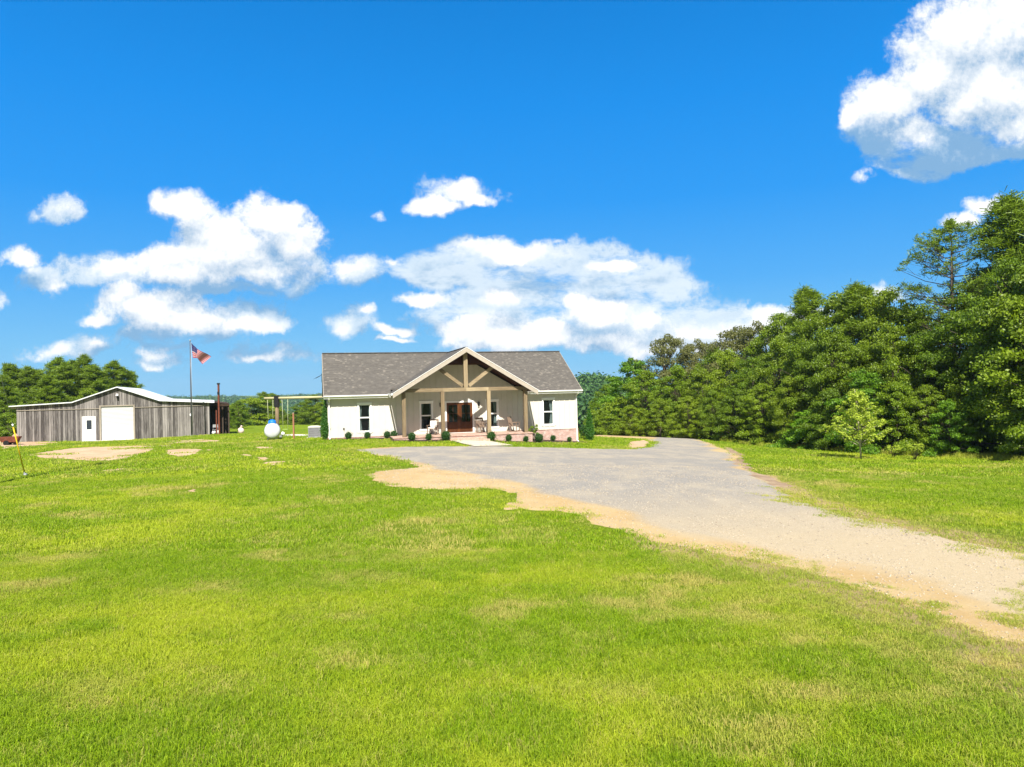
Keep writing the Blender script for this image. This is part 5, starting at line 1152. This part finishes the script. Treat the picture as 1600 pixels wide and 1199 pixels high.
# ================================================================== tank, air conditioner, swing frame and the rest beside the house
def yard():
    d = 51.; x = ab(426, 688)[0] * d; z = g1(x, d); R = .555; L = 2.7; az = math.atan2(x, d)      # tank axis points at the camera
    e = empty('propane_tank', (x, d, z), -az, 'white propane tank with blue domed lid seen end-on beside the house', 'tank'); m = MB()
    prof = [(0, -.0), (.25*R/.5, .03), (.40*R/.5, .11), (.48*R/.5, .22), (R, .36), (R, L-.36), (.48*R/.5, L-.22), (.40*R/.5, L-.11), (.25*R/.5, L-.03), (0, L)]
    m.lathe(prof, (0, -.2, R + .10), 32, axis='y'); m.build('shell', M_tank, e)
    m = MB(); m.lathe([(.28, 0), (.28, .14), (.24, .22), (.13, .28), (0, .30)], (0, 1.0, 2*R + .06), 16); m.build('lid', M_blue, e)
    for y in (.25, 2.0): m = MB(); m.box((-.35, y, -.1), (.35, y + .25, .15)); m.build('foot', M_concw, e)
    x, y = G(441.5, 685); z = g1(x, y); e = empty('gas_meter', (x, y, z), 0, 'small grey meter and valve just right of the white tank', 'meter'); m = MB(); m.tube([(0, 0, -.1), (0, 0, .55)], .025, 8); m.tube([(-.14, 0, .3), (.16, 0, .3)], .02, 8); m.build('pipe', M_grey, e); m = MB(); m.lathe([(0, -.06), (.13, -.06), (.13, .06), (0, .06)], (.06, -.04, .36), 14, axis='y'); m.build('dial', M_white, e); m = MB(); m.box((-.20, -.08, .03), (-.02, .08, .24)); m.build('regulator', M_grey, e)
    # air conditioner
    x, y = G(489, 685); y += .5; z = g1(x, y); e = empty('air_conditioner', (x, y, z), .22, 'grey louvred air-conditioning unit on a pad left of the arborvitae', 'air conditioner'); h = .86; s = .44
    m = MB(); m.box((-s+.02, -s+.02, .10), (s-.02, s-.02, h-.06)); m.build('coil', plain('coil_dark', (.06, .06, .065), .6), e); m = MB()
    for i in range(11):
        p = -s + .06 + i * (2*s - .12) / 10
        for sg in (-1, 1): m.box((p-.016, sg*s, .1), (p+.016, sg*(s-.02), h-.06)); m.box((sg*s, p-.016, .1), (sg*(s-.02), p+.016, h-.06))
    for i in range(5): zz = .14 + i * .155; m.box((-s+.01, -s+.008, zz), (s-.01, -s+.014, zz+.02))
    m.build('louvres', M_acgrey, e); m = MB(); m.box((-s-.012, -s-.012, h-.06), (s+.012, s+.012, h)); m.lathe([(.36, 0), (.36, .03), (.3, .05), (0, .06)], (0, 0, h), 20); m.build('top', M_concw, e)
    m = MB(); m.box((-s-.01, -s-.01, .06), (s+.01, s+.01, .10)); m.build('base_pan', M_acgrey, e); m = MB(); m.box((-.6, -.6, -.15), (.6, .6, .058)); m.build('pad', M_concw, e)
    x, y = G(459.3, 686.3); z = g1(x, y); e = empty('reddish_post', (x, y, z), 0, 'thin reddish wooden post standing between the tank and the air conditioner', 'post'); m = MB(); m.box((-.05, -.05, -.3), (.05, .05, 1.88)); m.build('shaft', wood('red_wood', (.28, .12, .07), (.50, .28, .18)), e); m = MB(); m.box((-.055, -.055, 1.88), (.055, .055, 1.93)); m.build('cap', M_barnlight, e)
    # swing frame of round logs
    d = 62.; xa = ab(413, 622)[0] * d; xb = ab(522, 620)[0] * d; xp = ab(433, 650)[0] * d; zb = HC - ab(433, 622.3)[1] * d; xq = ab(518, 650)[0] * d
    e = empty('swing_set', (xp, d, g1(xp, d)), 0, 'big log swing frame with a thick round cross-beam beside the house', 'swing set'); zo = g1(xp, d)
    m = MB(); m.tube([(xa - xp, 0, zb - zo), (xb - xp, 0, zb - zo)], .105, 12); m.build('crossbeam', M_treat, e)
    for xx in (0, xq - xp): m = MB(); m.tube([(xx, .0, g1(xp + xx, d) - zo - .5), (xx, 0, zb - zo - .1)], .165, 12); m.build('post', M_post, e)
    for xx in (0, xq - xp): m = MB(); m.box((xx - .19, -.19, zb - zo - .78), (xx + .19, -.165, zb - zo + .22)); m.box((xx - .19, .165, zb - zo - .78), (xx + .19, .19, zb - zo + .22)); m.build('bracket', M_black, e)
    for (p0, p1, zs, lab) in ((418.2, 426.8, 661, 'swing hanging left of the thick post on the log frame'), (441, 450, 671, 'swing hanging right of the thick post on the log frame')):
        x0 = ab(p0, 640)[0] * d; x1 = ab(p1, 640)[0] * d; xm = (x0 + x1) / 2; z0 = HC - ab(p0, zs)[1] * d; s = empty('swing', (xm, d, z0), 0, lab, 'swing', 'swings on the log frame'); w = (x1 - x0) / 2
        for sg in (-1, 1): m = MB(); m.tube([(sg*w*.8, 0, .02), (sg*w, 0, zb - .1 - z0)], .018, 5); m.build('rope', plain('swing_rope', (.45, .47, .30), .8), s)
        m = MB(); m.box((-w*.9, -.11, -.03), (w*.9, .11, .02)); m.build('seat', plain('swing_seat_green', (.25, .35, .08), .6), s)
yard()

# ================================================================== the air over the valley
def haze():
    m = bpy.data.materials.new('haze'); m.use_nodes = True; k = NT(m.node_tree); k.n.remove(k.n['Principled BSDF'])
    v = k.new('ShaderNodeVolumePrincipled'); v.inputs['Color'].default_value = (.55, .78, 1, 1); v.inputs['Density'].default_value = .00013; v.inputs['Anisotropy'].default_value = .1
    k.link(v.outputs[0], k.n['Material Output'].inputs['Volume'])
    b = MB(); b.box((-2600, -60, -45), (2600, 3000, 60)); o = b.build('haze', m); tag(o, kind='stuff')
haze()
